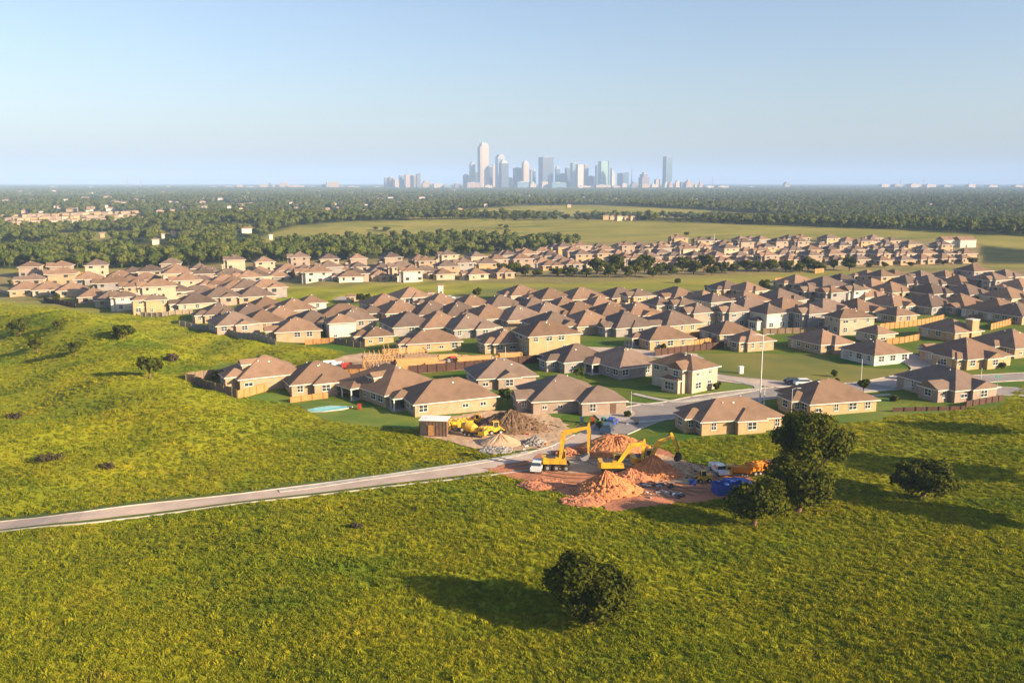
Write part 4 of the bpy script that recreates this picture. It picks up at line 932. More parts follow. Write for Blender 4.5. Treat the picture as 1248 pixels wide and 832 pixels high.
FC = {
 'beige': facade('beige_tower_stone', (0.50,0.39,0.29), (0.34,0.27,0.20)),
 'bluegrey': facade('blue_grey_tower_glass', (0.07,0.10,0.16), (0.04,0.06,0.10), 0.3),
 'blue': facade('blue_tower_glass', (0.08,0.17,0.27), (0.05,0.11,0.19), 0.25),
 'pale': facade('pale_tower_stone', (0.55,0.49,0.42), (0.40,0.36,0.32)),
 'mint': facade('mint_tower_glass', (0.28,0.46,0.42), (0.22,0.38,0.36), 0.25),
 'lightblue': facade('light_blue_tower_glass', (0.20,0.32,0.42), (0.14,0.24,0.34), 0.25),
 'pink': facade('pinkish_tower_stone', (0.44,0.31,0.26), (0.32,0.23,0.19)),
 'grey': facade('grey_tower_stone', (0.20,0.19,0.20), (0.14,0.14,0.15)),
 'brown': facade('brown_tower_stone', (0.15,0.11,0.11), (0.10,0.08,0.08)),
}
FC['roofcap'] = noisy('tower_roof', (0.35,0.34,0.33), (0.28,0.28,0.28), 0.02)
def city(name, x0, x1, ytop, color, label, cat, D=6300, shape='flat', group=None, top=None, rot=28, dratio=0.8):
    cx = (x0+x1)/2; yy = D; xx = (cx-W0/2)/FPX*(D*CP+CAMZ*SP); s = FPX/(D*CP); wm = (x1-x0)/s
    ztop = CAMZ+D*math.tan(math.atan((H0/2-ytop)/FPX)-PITCH); zb = TZ(xx, yy)
    h = max(ztop-zb, 8); t = R(rot); a = wm/(math.cos(t)+dratio*math.sin(t)); d = a*dratio
    o = empty(name, (xx,yy,zb), R(rot*0.9), label, cat, group)
    b = MB(); c = MB(); hw, hd = a/2, d/2
    if shape == 'flat':
        b.box(-hw,-hd,-3,hw,hd,h); c.box(-hw*.96,-hd*.96,h,hw*.96,hd*.96,h+1.6); c.box(-hw*.4,-hd*.4,h+1.6,hw*.3,hd*.4,h+5)
    elif shape == 'notch':   # stepped shoulders with a rounded top
        b.box(-hw,-hd,-3,hw*.55,hd,h*.93); b.box(-hw*.72,-hd*1.06,-3,hw,hd*.85,h*.97); c.prism([(-hw*.66,-hd*.9),(hw*.9,-hd*.9),(hw*.9,hd*.8),(-hw*.66,hd*.8)], h*.97, h*1.0, taper=0.8); c.prism([(-hw*.45,-hd*.6),(hw*.65,-hd*.6),(hw*.65,hd*.5),(-hw*.45,hd*.5)], h*1.0, h*1.02, taper=0.8)
    elif shape == 'dome':
        b.box(-hw,-hd,-3,hw,hd,h*.9); c.sphere((0,0,h*.9), (hw*.97,hd*.97,h*.1), 12, 8)
    elif shape == 'point':
        b.box(-hw,-hd,-3,hw,hd,h*.86); c.prism([(-hw,-hd),(hw,-hd),(hw,hd),(-hw,hd)], h*.86, h*.95, taper=0.6); c.prism([(-hw*.55,-hd*.55),(hw*.55,-hd*.55),(hw*.55,hd*.55),(-hw*.55,hd*.55)], h*.95, h*1.0, taper=0.1)
    elif shape == 'vault':   # arched glass roof
        b.box(-hw,-hd,-3,hw,hd,h*.86); n = 10; vs = []
        for i in range(n+1):
            u = math.pi*i/n; vs += [(-hw*math.cos(u),-hd,h*.86+h*.14*math.sin(u)), (-hw*math.cos(u),hd,h*.86+h*.14*math.sin(u))]
        c.add(vs, [(2*i,2*i+2,2*i+3,2*i+1) for i in range(n)]+[tuple(range(0,2*n+2,2))[::-1], tuple(range(1,2*n+2,2))])
    elif shape == 'sail':
        b.add([(-hw,-hd,-3),(hw,-hd,-3),(hw,hd,-3),(-hw,hd,-3),(-hw,-hd,h),(hw*.5,-hd,h*.72),(hw*.5,hd,h*.72),(-hw,hd,h)], [(0,3,2,1),(4,5,6,7),(0,1,5,4),(1,2,6,5),(2,3,7,6),(3,0,4,7)]); c.box(-hw*.2,-hd*.4,h*.7,hw*.2,hd*.4,h*.84)
    elif shape == 'steps':
        b.box(-hw,-hd,-3,hw,hd,h*.7); b.box(-hw*.7,-hd*1.01,-3,hw*.5,hd*.9,h*.88); c.box(-hw*.35,-hd*.6,h*.88,hw*.2,hd*.5,h)
    elif shape == 'mast':
        b.prism([(-a*.5,-a*.5),(a*.5,-a*.5),(a*.5,a*.5),(-a*.5,a*.5)], -2, h*.9, taper=0.25); c.cyl(0,0,h*.9,h*1.0,a*.3,8)
    elif shape == 'slant':
        b.add([(-hw,-hd,-3),(hw,-hd,-3),(hw,hd,-3),(-hw,hd,-3),(-hw,-hd,h*.93),(hw,-hd,h),(hw,hd,h),(-hw,hd,h*.93)], [(0,3,2,1),(4,5,6,7),(0,1,5,4),(1,2,6,5),(2,3,7,6),(3,0,4,7)]); c.box(-hw*.3,-hd*.3,h*.95,hw*.3,hd*.3,h*.985)
    b.build('body', FC[color], o); c.build('roof_cap', FC[top] if top else FC['roofcap'], o)
    return o
TW = [
 (564,572,212,'bluegrey','dome','short blue-grey domed tower at the left foot of the tallest skyscraper',6500),
 (572,579.5,197,'beige','dome','slim beige tower with rounded top just left of the tallest skyscraper',6500),
 (578,583,210,'bluegrey','flat','narrow dark tower squeezed left of the tallest skyscraper',6600),
 (582,596,175,'beige','notch','tallest skyscraper, beige stone with a stepped pale top',6200),
 (595.5,600.5,204,'bluegrey','flat','narrow blue tower touching the right of the tallest skyscraper',6500),
 (599.5,604,201,'beige','flat','narrow beige tower between two blue towers right of the tallest',6700),
 (603.5,616,188,'lightblue','vault','glass skyscraper with an arched roof',6400),
 (608,620,194,'bluegrey','point','blue-grey pointed skyscraper in front of the arched glass one',6150),
 (618,625,216,'pale','dome','small pale domed building beside the pointed blue-grey skyscraper',6400),
 (625,637,205,'bluegrey','flat','dark blue box tower left of the beige tower with the pointed cap',6300),
 (635.5,645,195,'beige','point','beige tower with a dark pointed cap near the middle of downtown',6250),
 (645,652,207,'lightblue','flat','hazy light blue tower between the pointed-cap tower and the big dark slab',6800),
 (649,653,205,'bluegrey','point','very thin tower left of the big dark slab',6600),
 (656,674.5,192,'bluegrey','flat','broad dark blue-grey slab skyscraper, widest of the tall ones',6300),
 (676,682.5,202,'blue','point','narrow blue tower right of the broad dark slab',6500),
 (682.5,688.5,212,'brown','flat','low brownish tower right of the narrow blue one',6500),
 (688,696,205,'bluegrey','flat','blue-grey tower left of the bright cream-fronted pair',6500),
 (694.5,705,199,'lightblue','flat','light blue glass tower behind the bright cream tower',6350),
 (701,711,201,'pale','flat','bright cream tower in the right half of downtown',6200),
 (710,717,201,'grey','flat','grey tower right of the bright cream one',6400),
 (716,724.5,215,'brown','flat','low brown block between the grey tower and the mint tower',6300),
 (725,731,200,'blue','slant','blue edge tower touching the left of the mint green tower',6350),
 (728.5,740.5,197,'mint','flat','mint green glass tower',6250),
 (739.5,746,196,'lightblue','sail','sail-shaped glass tower right of the mint green one',6350),
 (743.5,750,205,'pale','sail','bright white tower with a sloping top, right of the sail-shaped one',6200),
 (752,766,210,'blue','slant','low wide blue glass tower standing alone right of the white sloping one',6500),
 (778,791,210,'brown','steps','dark stepped tower right of the thin mast',6300),
 (797,804,219,'beige','flat','beige mid-rise left of the lone blue slab tower',6300),
 (807,818.5,191,'blue','flat','lone tall blue slab tower at the right end of downtown',6300),
 (468,474,217,'grey','flat','grey tower at the left end of the small left cluster of towers',6300),
 (473,480,215,'brown','dome','brown tower with a pale knob, second in the small left cluster',6300),
 (480,486.5,219,'beige','flat','beige block third in the small left cluster of towers',6250),
 (486,493,214,'lightblue','flat','light tower with a white foot in the small left cluster',6300),
 (493,500,213,'pink','flat','pinkish tower with a thin aerial behind it in the small left cluster',6250),
 (500,508,214,'grey','flat','dark grey box tower in the small left cluster',6300),
 (507,513,211,'brown','slant','dark rightmost and highest tower of the small left cluster',6250),
]
for x0,x1,yt,c,sh,l,D in TW: city('skyscraper', x0, x1, yt, c, l, 'skyscraper', D, sh)
for x,yt,l,D in ((769.5,205,'thin mast right of the wide low blue tower',6400),(496.5,205,'thin aerial mast over the small left cluster of towers',6500),(155.6,216,'tall pale chimney alone on the left horizon',7500),(171.8,218,'thin dark mast right of the pale chimney on the left horizon',7500),(868,216,'thin mast on the horizon right of the lone blue slab tower',7000),(1097,214,'left of two pale masts on the right horizon',9000),(1125,214,'right of two pale masts on the right horizon',9000)):
    city('mast', x-0.7, x+0.7, yt, 'pink' if 'pale' in l else 'grey', l, 'mast', D, 'mast')
LOW = [(514,526,219.5,'beige'),(527,540,224,'pale'),(567,585,223,'pink'),(628,645,222,'lightblue'),(645,653.5,221.5,'pale'),(659,668,222,'pale'),(669,690,223,'lightblue'),(700,722,227,'pale'),(722,744,226,'beige'),(757,764,224,'pale'),(768,778,221,'grey'),(780,792,225,'pink'),(809,814,221,'pale'),(814,821,221,'pink'),(822,829,219,'pale'),(829,834,222,'lightblue'),(834,844,219,'pink'),(846,850,224,'pale'),(851,856,221,'pink'),(858,870,227,'pale'),(871,888,227,'beige'),(540,552,226,'lightblue'),(553,562,224,'grey'),(590,600,226,'pale'),(745,757,227,'beige'),(793,800,225,'pale')]
LOWL = [(272,287,226,'pink'),(288,297,224.5,'pale'),(299,314,227,'pale'),(316,327,224,'pale'),(327,331,220.5,'pink'),(331,340,225,'pale'),(340,354,220,'pale'),(349,372,225,'pale'),(374,390,227,'beige'),(392,397,224,'pink'),(397,414,221,'pale'),(414,421,226,'grey'),(423,438,226.5,'pale'),(440,452,228,'pale'),(454,466,227,'beige'),(255,266,227,'pale'),(108,116,227,'pale'),(118,126,228,'pale'),(60,70,227,'grey'),(30,44,228,'pale'),(86,96,229,'pale'),(200,212,227,'pale'),(220,236,227.5,'grey')]
LOWR = [(954,962,220,'pink'),(905,925,227,'pale'),(1070,1084,224,'pale'),(1086,1100,224,'pink'),(1104,1122,223.5,'pale'),(1124,1140,224,'pale'),(1145,1160,225,'grey'),(1176,1188,224,'pale'),(1200,1215,225,'pale'),(1232,1246,225,'pale')]
for L,ph,g in ((LOW,'at the foot of downtown','low blocks at the foot of downtown'),(LOWL,'on the horizon left of downtown','low blocks on the left horizon'),(LOWR,'on the horizon right of downtown','low blocks on the right horizon')):
    for k,(x0,x1,yt,c) in enumerate(sorted(L)):
        cn = {'pale':'whitish','pink':'pinkish','beige':'beige','lightblue':'light blue','grey':'grey'}[c]
        if 'horizon' in ph: yt += 1.2; c = {'pale':'beige','pink':'grey'}.get(c, c)
        city('low_building', x0, x1, yt, c, f"low {cn} building, {ordn(k)} from the left {ph}", 'building', 6000 if g.endswith('downtown') else 6500, 'steps' if (yt<222) else 'flat', g, dratio=0.6, rot=20)
# pale roofs scattered in the woods
def barn(px, py, wpx, label, group, wall, i, roof='roof_brown'):
    p = at(px, py); s = px_w(px, py); w = wpx*s; d = w*0.6; h = min(max(4.0, w*0.18), 11)
    o = empty('distant_building', (p.x,p.y,p.z), R(10+(i*37)%25), label, 'building', group)
    b = MB(); b.box(-w/2,-d/2,-1,w/2,d/2,h); b.build('wall', WALLS[wall], o)
    r = MB(); hip(r, -w/2,-d/2,w/2,d/2,h,0.5,0.6); r.build('roof', [M[roof], M['trim']], o); return o
for i,(px,py,w) in enumerate(sorted(SPK)):
    barn(px, py+2, w*0.85, f"pale building in the woods, {ordn(i)} from the left of those standing singly", 'buildings standing singly in the woods', ['white','cream','white','tan'][i%4], i)
rg = random.Random(4); C2 = []
for r_,(x0,x1,y0,y1,n) in enumerate(((2,168,266.5,260.5,22),(8,175,270.5,264.5,22),(12,150,275,270,16))):
    for k in range(n): t = (k+rg.uniform(.2,.8))/n; C2.append((x0+(x1-x0)*t, y0+(y1-y0)*t+rg.uniform(-.5,.5)))
for i,(px,py) in enumerate(sorted(C2)):
    barn(px, py, rg.uniform(5,7.5), f"tiny house in the distant left suburb in the woods, {ordn(i)} from the left", 'tiny houses of the distant left suburb', ['tan','stone','cream','golden','stone'][i%5], i)
for i,(px,py,w) in enumerate(((738,268,7),(746,268,8),(754,269,9),(763,268,6),(770,269,7),(742,265.5,5))):
    barn(px, py, w, f"farm building, {ordn(i)} from the left in the farmstead behind the far ridge", 'farmstead behind the far ridge', ['golden','tan','cream'][i%3], i)
# ------------------------------------------------------------------ fences
def fence(name, pxs, h, mat_, label, group=None, pick=0.30, cat='fence', step=2.4, bh=None):
    L = resample(wline([(p[0],p[1]) for p in pxs]), step)
    z0 = TZ(*L[0]); root = empty(name, (L[0][0],L[0][1],z0), 0, label, cat, group); b = MB(); q = MB(); rg = random.Random(len(pxs)*7+int(L[0][0]))
    for i in range(len(L)-1):
        (xa,ya),(xb,yb) = L[i][:2], L[i+1][:2]; l = math.hypot(xb-xa,yb-ya)
        if l < 0.1: continue
        ux, uy = (xb-xa)/l, (yb-ya)/l; n = max(1, int(round(l/pick))); zA = TZ((xa+xb)/2,(ya+yb)/2)-z0
        for k in range(n):
            t0, t1 = k*l/n+0.006, (k+1)*l/n-0.006; hh = h+rg.uniform(-.03,.03); w = 0.02+0.012*(k%2)
            P = [(xa+ux*t0-uy*w, ya+uy*t0+ux*w), (xa+ux*t1-uy*w, ya+uy*t1+ux*w), (xa+ux*t1+uy*w, ya+uy*t1-ux*w), (xa+ux*t0+uy*w, ya+uy*t0-ux*w)]
            b.prism([(p[0]-L[0][0], p[1]-L[0][1]) for p in P][::-1], zA-0.4, zA+hh)
        b2 = 0.07; cx, cy = xa-L[0][0]+uy*0.09, ya-L[0][1]-ux*0.09
        q.box(cx-b2, cy-b2, zA-0.6, cx+b2, cy+b2, zA+h+0.08)
    b.build('board_panel', mat_, root); q.build('fence_posts', mat_, root); return root
fence('wooden_fence', [(227,464),(245,470),(262,477),(289,485.5)], 1.9, M['fence_old'], 'weathered picket fence enclosing the garden at the left end of the nearest houses')
fence('wooden_fence', [(227,464),(250,461),(276,459)], 1.9, M['fence_old'], 'rear side of the leftmost garden enclosure, half hidden by a bushy tree')
fence('wooden_fence', [(289.5,485.5),(308,481),(327,475.5)], 1.8, M['fence'], 'short sunlit golden fence right of the weathered picket fence')
fence('wooden_fence', [(354,491),(376,488),(400,485)], 1.3, M['fence'], 'low brown fence left of the turquoise pool')
fence('wooden_fence', [(402,461),(440,460),(470,458),(497,456)], 2.1, M['fence'], 'bright orange fence panels in front of the timber yard')
fence('dark_fence', [(498,456),(540,452.5),(600,447.5),(665,441)], 2.1, M['fence_dark'], 'long dark brown fence continuing right from the orange panels')
fence('dark_fence', [(798,434),(830,430),(882,424)], 1.9, M['fence_dark'], 'dark fence between the golden patio house and the big lawn')
fence('wooden_fence', [(826,425),(850,421),(878,416)], 1.7, M['fence'], 'sunlit golden fence behind the dark fence beside the big lawn')
fence('wooden_fence', [(1072,402),(1100,399),(1130,395),(1150,390)], 2.0, M['fence'], 'long bright yellow fence in the right-hand blocks')
fence('wooden_fence', [(1207,402),(1222,398),(1240,393)], 2.0, M['fence'], 'short bright yellow fence right of the tall bright chimney')
fence('wooden_fence', [(372,420),(390,419),(408,417)], 1.6, M['fence'], 'orange garden fence below the white house with bluish end')
fence('wooden_fence', [(408,419),(425,422),(445,424)], 1.8, M['fence_old'], 'brown fence between the white house and the timber yard')
fence('grey_fence', [(219,397),(250,403),(290,412),(336,421)], 1.9, noisy('grey_fence_boards', (0.30,0.26,0.22), (0.24,0.21,0.18), 1.5, 0.85), 'long grey fence bordering the left meadow under the steep roofs')
fence('dark_fence', [(54,366),(72,371),(92,375)], 1.9, M['fence_dark'], 'dark fence at the far left meadow edge')
fence('tan_wall', [(171,385),(200,385.5),(235,382)], 1.6, WALLS['cream'], 'cream garden wall below the golden two-storey houses of the left suburb', cat='wall')
fence('tan_wall', [(0,356),(20,359),(38,361)], 1.4, WALLS['cream'], 'cream garden wall at the left picture edge', cat='wall')
fence('wooden_fence', [(944,345),(957,344),(971,342)], 2.3, M['fence'], 'short yellow fence on the middle meadow left of the grey two-storey houses')
fence('wooden_fence', [(993,333),(1004,332)], 2.3, M['fence'], 'tiny yellow fence at the right end of the tree belt')
fence('wooden_fence', [(80,339),(105,338),(124,336)], 2.3, M['fence'], 'golden fence in the left suburb near the woods')
fence('retaining_wall', [(1088,502),(1120,501),(1150,500.5),(1176,499.5)], 0.9, M['fence_dark'], 'low dark brown retaining wall below the right grey-brown house', cat='wall')
fence('retaining_wall', [(1177,496),(1200,492),(1222,488)], 1.3, M['fence_dark'], 'upper step of the dark retaining wall, at its right end', cat='wall')
gf = [[(470,400),(500,401),(530,402)],[(560,404),(600,406),(630,405)],[(640,402),(680,402),(720,403)],[(740,404),(780,403)],[(830,413),(860,410),(880,408)],[(700,377),(740,376),(780,374)],[(640,390),(680,389),(700,388)],[(930,407),(980,406),(1010,405)],[(1090,372),(1130,373),(1170,374)],[(1180,389),(1210,390),(1250,391)],[(1080,420),(1100,418),(1120,414)],[(1065,348),(1120,349),(1180,350)]]
for k,g in enumerate(sorted(gf)):
    fence('garden_fence', g, 1.8, M['fence_old'] if k%3 else M['fence'], f"wooden fence between back gardens, {ordn(k)} from the left among the middle rows", 'fences between the back gardens of the middle rows', pick=0.6)
# ------------------------------------------------------------------ pool
P = [tuple(at(*p)[:2]) for p in [(374,499.5),(388,497),(402,495.5),(426,497),(416,499.5),(396,501.5),(382,501.8)]]
cx = sum(p[0] for p in P)/7; cy = sum(p[1] for p in P)/7; z0 = TZ(cx,cy)
o = empty('swimming_pool', (cx,cy,z0), 0, 'turquoise free-form pool on the lawn beside the covered patio', 'pool')
Q = [(x-cx,y-cy) for x,y in P]
b = MB(); b.prism([(x*1.14,y*1.22) for x,y in Q][::-1], -0.6, 0.17); b.build('pool_rim', M['curb'], o)
b = MB(); b.prism(Q[::-1], -0.5, 0.19); b.build('water', M['water'], o)
# ------------------------------------------------------------------ heaps
def heap(name, px, py, wpx, hpx, m, label, cat='soil heap', seed=0, asp=0.75, lump=0.12, peaks=1, flat=0.0, dx=0):
    p = at(px, py); s = px_w(px, py); Rr = wpx*s/2; h = hpx*s*1.05; cy0 = p.y+Rr*asp*0.75; cx0 = p.x; rg = random.Random(seed)
    root = tag(empty(name, (cx0,cy0,TZ(cx0,cy0)), 0), label, cat)
    from mathutils import noise as mn
    N, A = 34, 96; vs = []; fs = []; pk = [(rg.uniform(-.35,.35),rg.uniform(-.2,.2),rg.uniform(.6,.9)) for _ in range(peaks-1)]+[(dx,0,1)]
    for i in range(N+1):
        r = i/N
        for j in range(A):
            a = 2*math.pi*j/A; rr = r*(1+0.10*mn.noise(Vector((math.cos(a)*1.5+seed,math.sin(a)*1.5,0)))*2)
            x, y = rr*math.cos(a), rr*math.sin(a); z = 0
            for qx,qy,qh in pk: d = math.sqrt((x-qx)**2+(y-qy)**2+0.006)/(1-0.5*abs(qx)); z = max(z, qh*max(0,1-d)**(1.0 if not flat else 0.6) if d < 1 else 0)
            z = min(z, 1-flat); X, Y = x*Rr, y*Rr*asp
            rill = 0.5*abs(mn.noise(Vector((math.cos(a)*7, math.sin(a)*7, seed)))) * min(r*2,1)*(1-r)
            n = mn.noise(Vector((X*0.9,Y*0.9,seed)))*0.7+mn.noise(Vector((X*2.3,Y*2.3,seed)))*0.5+mn.noise(Vector((X*5,Y*5,seed)))*0.3
            Z = z*h*(1-rill*1.1)+n*lump*h*(0.15+0.85*min(z*3,1)) if r < 0.97 else -0.3
            vs.append((X, Y, Z+TZ(cx0+X,cy0+Y)-TZ(cx0,cy0)+0.06))
    for i in range(N):
        for j in range(A): j2 = (j+1)%A; fs.append((i*A+j,(i+1)*A+j,(i+1)*A+j2,i*A+j2))
    b = MB(); b.add(vs, fs); b.build('soil', m, root); 
    if name != 'sand_heap':
        c = MB()
        for k in range(70):
            a = rg.uniform(0,6.28); r = rg.uniform(0.55,1.05); X, Y = r*Rr*math.cos(a), r*Rr*asp*math.sin(a); zz = max(0,1-r)*h; q = rg.uniform(0.08,0.3)
            c.sphere((X,Y,zz+TZ(cx0+X,cy0+Y)-TZ(cx0,cy0)+q*.4+0.06), (q,q*rg.uniform(.7,1.2),q*.7), 6, 4)
        c.build('loose_clods', m, root)['kind'] = 'stuff'
    return root
heap('soil_heap', 624,528,92,24, M['soil_brown'], 'big dark brown heap of soil in front of the cross-gabled house', seed=1, lump=0.10, peaks=3)
heap('soil_heap', 582,516,26,11, M['soil_red'], 'small reddish heap left of the big dark brown heap', seed=2, lump=0.12)
heap('sand_heap', 609,545,60,13, M['soil_tan'], 'smooth low tan sand heap below the big dark brown heap', seed=3, lump=0.03)
heap('rubble_heap', 604,553,44,5, M['gravel'], 'pale grey rubble spread below the smooth tan sand heap', cat='rubble heap', seed=4, lump=0.3, peaks=3, flat=0.2)
heap('rubble_heap', 652,543,30,10, M['gravel'], 'dark grey rubble heap right of the smooth tan sand heap', cat='rubble heap', seed=5, lump=0.3, peaks=3)
heap('soil_heap', 741,607,96,29, M['soil_orange'], 'steep pointed orange heap at the front of the dirt site', seed=6, lump=0.09, asp=0.7, peaks=2)
heap('soil_heap', 753,558,96,23, M['soil_orange'], 'long flat-topped orange heap behind the left digger', seed=7, lump=0.08, peaks=3, flat=0.15)
heap('soil_heap', 799,585,74,27, M['soil_orange'], 'orange heap under the rightmost digger arm', seed=8, lump=0.10, peaks=3)
heap('soil_heap', 772,588,62,13, M['soil_red'], 'low reddish heap right of the middle digger', seed=9, lump=0.14, peaks=3)
heap('soil_heap', 832,580,42,14, M['soil_tan'], 'tan heap with dark debris at the foot of the rightmost digger bucket', seed=10, lump=0.2, peaks=2)
heap('soil_heap', 692,556,34,9, M['soil_red'], 'small red heap behind the left digger', seed=12, lump=0.1)
heap('soil_heap', 662,597,60,7, M['soil_red'], 'low red bank along the lower left edge of the dirt site', seed=13, lump=0.16, peaks=3, flat=0.3)
heap('soil_heap', 712,617,60,6, M['soil_red'], 'low red bank below the steep pointed orange heap', seed=14, lump=0.2, peaks=3, flat=0.3)
# ------------------------------------------------------------------ machines
def wheel(par, x, y, r, w, name='wheel'):
    b = MB(); b.tf = Matrix.Translation((x,y,r)) @ Matrix.Rotation(R(90),4,'X'); b.cyl(0,0,-w/2,w/2,r,18); o = b.build(name, M['rubber'], par)
    b = MB(); b.tf = Matrix.Translation((x,y,r)) @ Matrix.Rotation(R(90),4,'X'); b.cyl(0,0,-w/2-0.02,w/2+0.02,r*0.52,12); b.build('rim', M['steel'], o)
def excavator(px, py, rz, label, knee, tip, stick, curl=-60, foot=(0.7,1.7), wheeled=False):
    p = at(px, py); p.z += 0.12; o = empty('excavator', p, R(rz), label, 'excavator')
    for sy in (-1.15, 1.15):
        if not wheeled:
            b = MB(); n = 20; prof = []
            for i in range(n): a = 2*math.pi*i/n; prof.append((1.5*(1 if math.cos(a)>0 else -1)*(1 if abs(math.cos(a))>1e-6 else 0)+0.45*math.cos(a), 0.45+0.45*math.sin(a)))
            vs = [(x,sy-0.3,z) for x,z in prof]+[(x,sy+0.3,z) for x,z in prof]
            b.add(vs, [tuple(range(n)), tuple(range(2*n-1,n-1,-1))]+[(i,n+i,n+(i+1)%n,(i+1)%n) for i in range(n)])
            for i in range(16): x = -1.8+i*0.24; b.box(x,sy-0.33,0.86,x+0.1,sy+0.33,0.95); b.box(x,sy-0.33,-0.04,x+0.1,sy+0.33,0.04)
            t = b.build('track', M['rubber'], o)
            c = MB()
            for i in range(5):
                c.tf = Matrix.Translation((-1.4+i*0.7, sy, 0.42)) @ Matrix.Rotation(R(90),4,'X'); c.cyl(0,0,-0.36,0.36,0.24,10)
            c.build('rollers', M['dark'], t)
        else:
            for wx in (-1.5,-0.1,1.5): wheel(o, wx, sy, 0.52, 0.45)
    b = MB(); b.box(-1.2,-0.9,0.5,1.2,0.9,1.0); b.cyl(0,0,0.95,1.15,0.8,16); b.build('undercarriage', M['dark'], o)
    b = MB(); b.box(-2.2,-1.25,1.15,1.5,1.25,1.35); b.box(-1.9,-1.2,1.35,0.4,1.2,2.05); b.prism([(-2.5,-1.0),(-2.2,-1.25),(-1.7,-1.25),(-1.7,1.25),(-2.2,1.25),(-2.5,1.0)],1.15,2.15,taper=0.97); b.box(0.4,-1.22,1.35,1.4,-0.35,1.8)
    b.build('body', M['yellow'], o)
    b = MB(); b.box(-1.7,-0.9,2.06,-0.3,0.9,2.2); b.cyl(-1.2,-0.5,2.2,2.75,0.07,8); b.build('engine_cover', M['dark'], o)
    b = MB()
    for x,y in ((0.05,0.35),(1.35,0.35),(0.05,1.22),(1.35,1.22)): b.box(x-0.05,y-0.05,1.35,x+0.05,y+0.05,2.85)
    b.box(0.0,0.28,2.85,1.42,1.3,2.97); b.box(0.0,0.3,1.35,1.4,1.27,1.75); cab = b.build('cab', M['yellow'], o)
    b = MB(); b.box(0.06,0.36,1.75,1.33,1.21,2.85); b.build('cab_window', M['glass'], cab)
    def P(q, y=-0.05): return (q[0], y, q[1])
    b = MB(); m1 = ((foot[0]+knee[0])/2-0.15*(knee[1]-foot[1])*0.2, (foot[1]+knee[1])/2)
    b.beam(P(foot), P(knee), 0.42, 0.5, 0.42, 0.85); b.beam(P(knee), P(tip), 0.42, 0.85, 0.36, 0.42); b.build('boom', M['yellow'], o)
    b = MB(); d = ((stick[0]-tip[0]), (stick[1]-tip[1])); l = math.hypot(*d); u = (d[0]/l, d[1]/l)
    back = (tip[0]-u[0]*0.7, tip[1]-u[1]*0.7); mid = (tip[0]+u[0]*0.4, tip[1]+u[1]*0.4)
    b.beam(P(back), P(mid), 0.32, 0.3, 0.32, 0.62); b.beam(P(mid), P(stick), 0.32, 0.62, 0.28, 0.28); b.build('stick', M['yellow'], o)
    b = MB(); k2 = ((knee[0]*0.5+tip[0]*0.5), (knee[1]*0.5+tip[1]*0.5)+0.45)
    b.tube([P(k2), P(back)], 0.08, 8); b.tube([P((foot[0]+0.5,foot[1]-0.25), 0.25), P(((foot[0]+knee[0])/2+0.25,(foot[1]+knee[1])/2), 0.25)], 0.09, 8); b.tube([P((tip[0]+u[0]*0.3+0.35,tip[1]+u[1]*0.3)), P((stick[0]-u[0]*0.7+0.3,stick[1]-u[1]*0.7))], 0.07, 8); b.build('hydraulic_cylinders', M['dark'], o)
    b = MB(); n = 8; pts = []
    c, s_ = math.cos(R(curl)), math.sin(R(curl))
    base = [(0,0.1),(0.25,-0.15),(0.25,-0.7),(0.0,-1.15),(-0.5,-1.3),(-1.0,-1.1),(-0.9,-1.0),(-0.45,-1.1),(-0.05,-0.95),(0.1,-0.6),(0.0,-0.2)]
    pr = [(stick[0]+x*c-z*s_, stick[1]+x*s_+z*c) for x,z in base]; n = len(pr)
    vs = [(x,-0.65,z) for x,z in pr]+[(x,0.55,z) for x,z in pr]; fs = []
    b.add(vs, [(i,(i+1)%n,n+(i+1)%n,n+i) for i in range(n)])
    for yy in (-0.65, 0.55): b.add([(x,yy,z) for x,z in pr[:6]]+[(x,yy+0.04,z) for x,z in pr[:6]], [tuple(range(6)), tuple(range(11,5,-1))])
    b.build('bucket', M['dark'] if not wheeled else M['steel'], o)
    return o
excavator(679,572,-4,'left digger with its bent arm raised highest, beside the road end', (1.0,6.1),(5.0,7.1),(5.0,2.7), -20, (0.5,1.9), wheeled=True)
excavator(748,577,2,'middle digger with low arm, behind the steep pointed orange heap', (2.6,4.5),(4.7,4.9),(4.5,1.9), -10)
excavator(787,571,3,'rightmost digger, its dark bucket hanging over the debris heap', (1.9,4.3),(4.2,5.3),(5.3,2.6), 15)
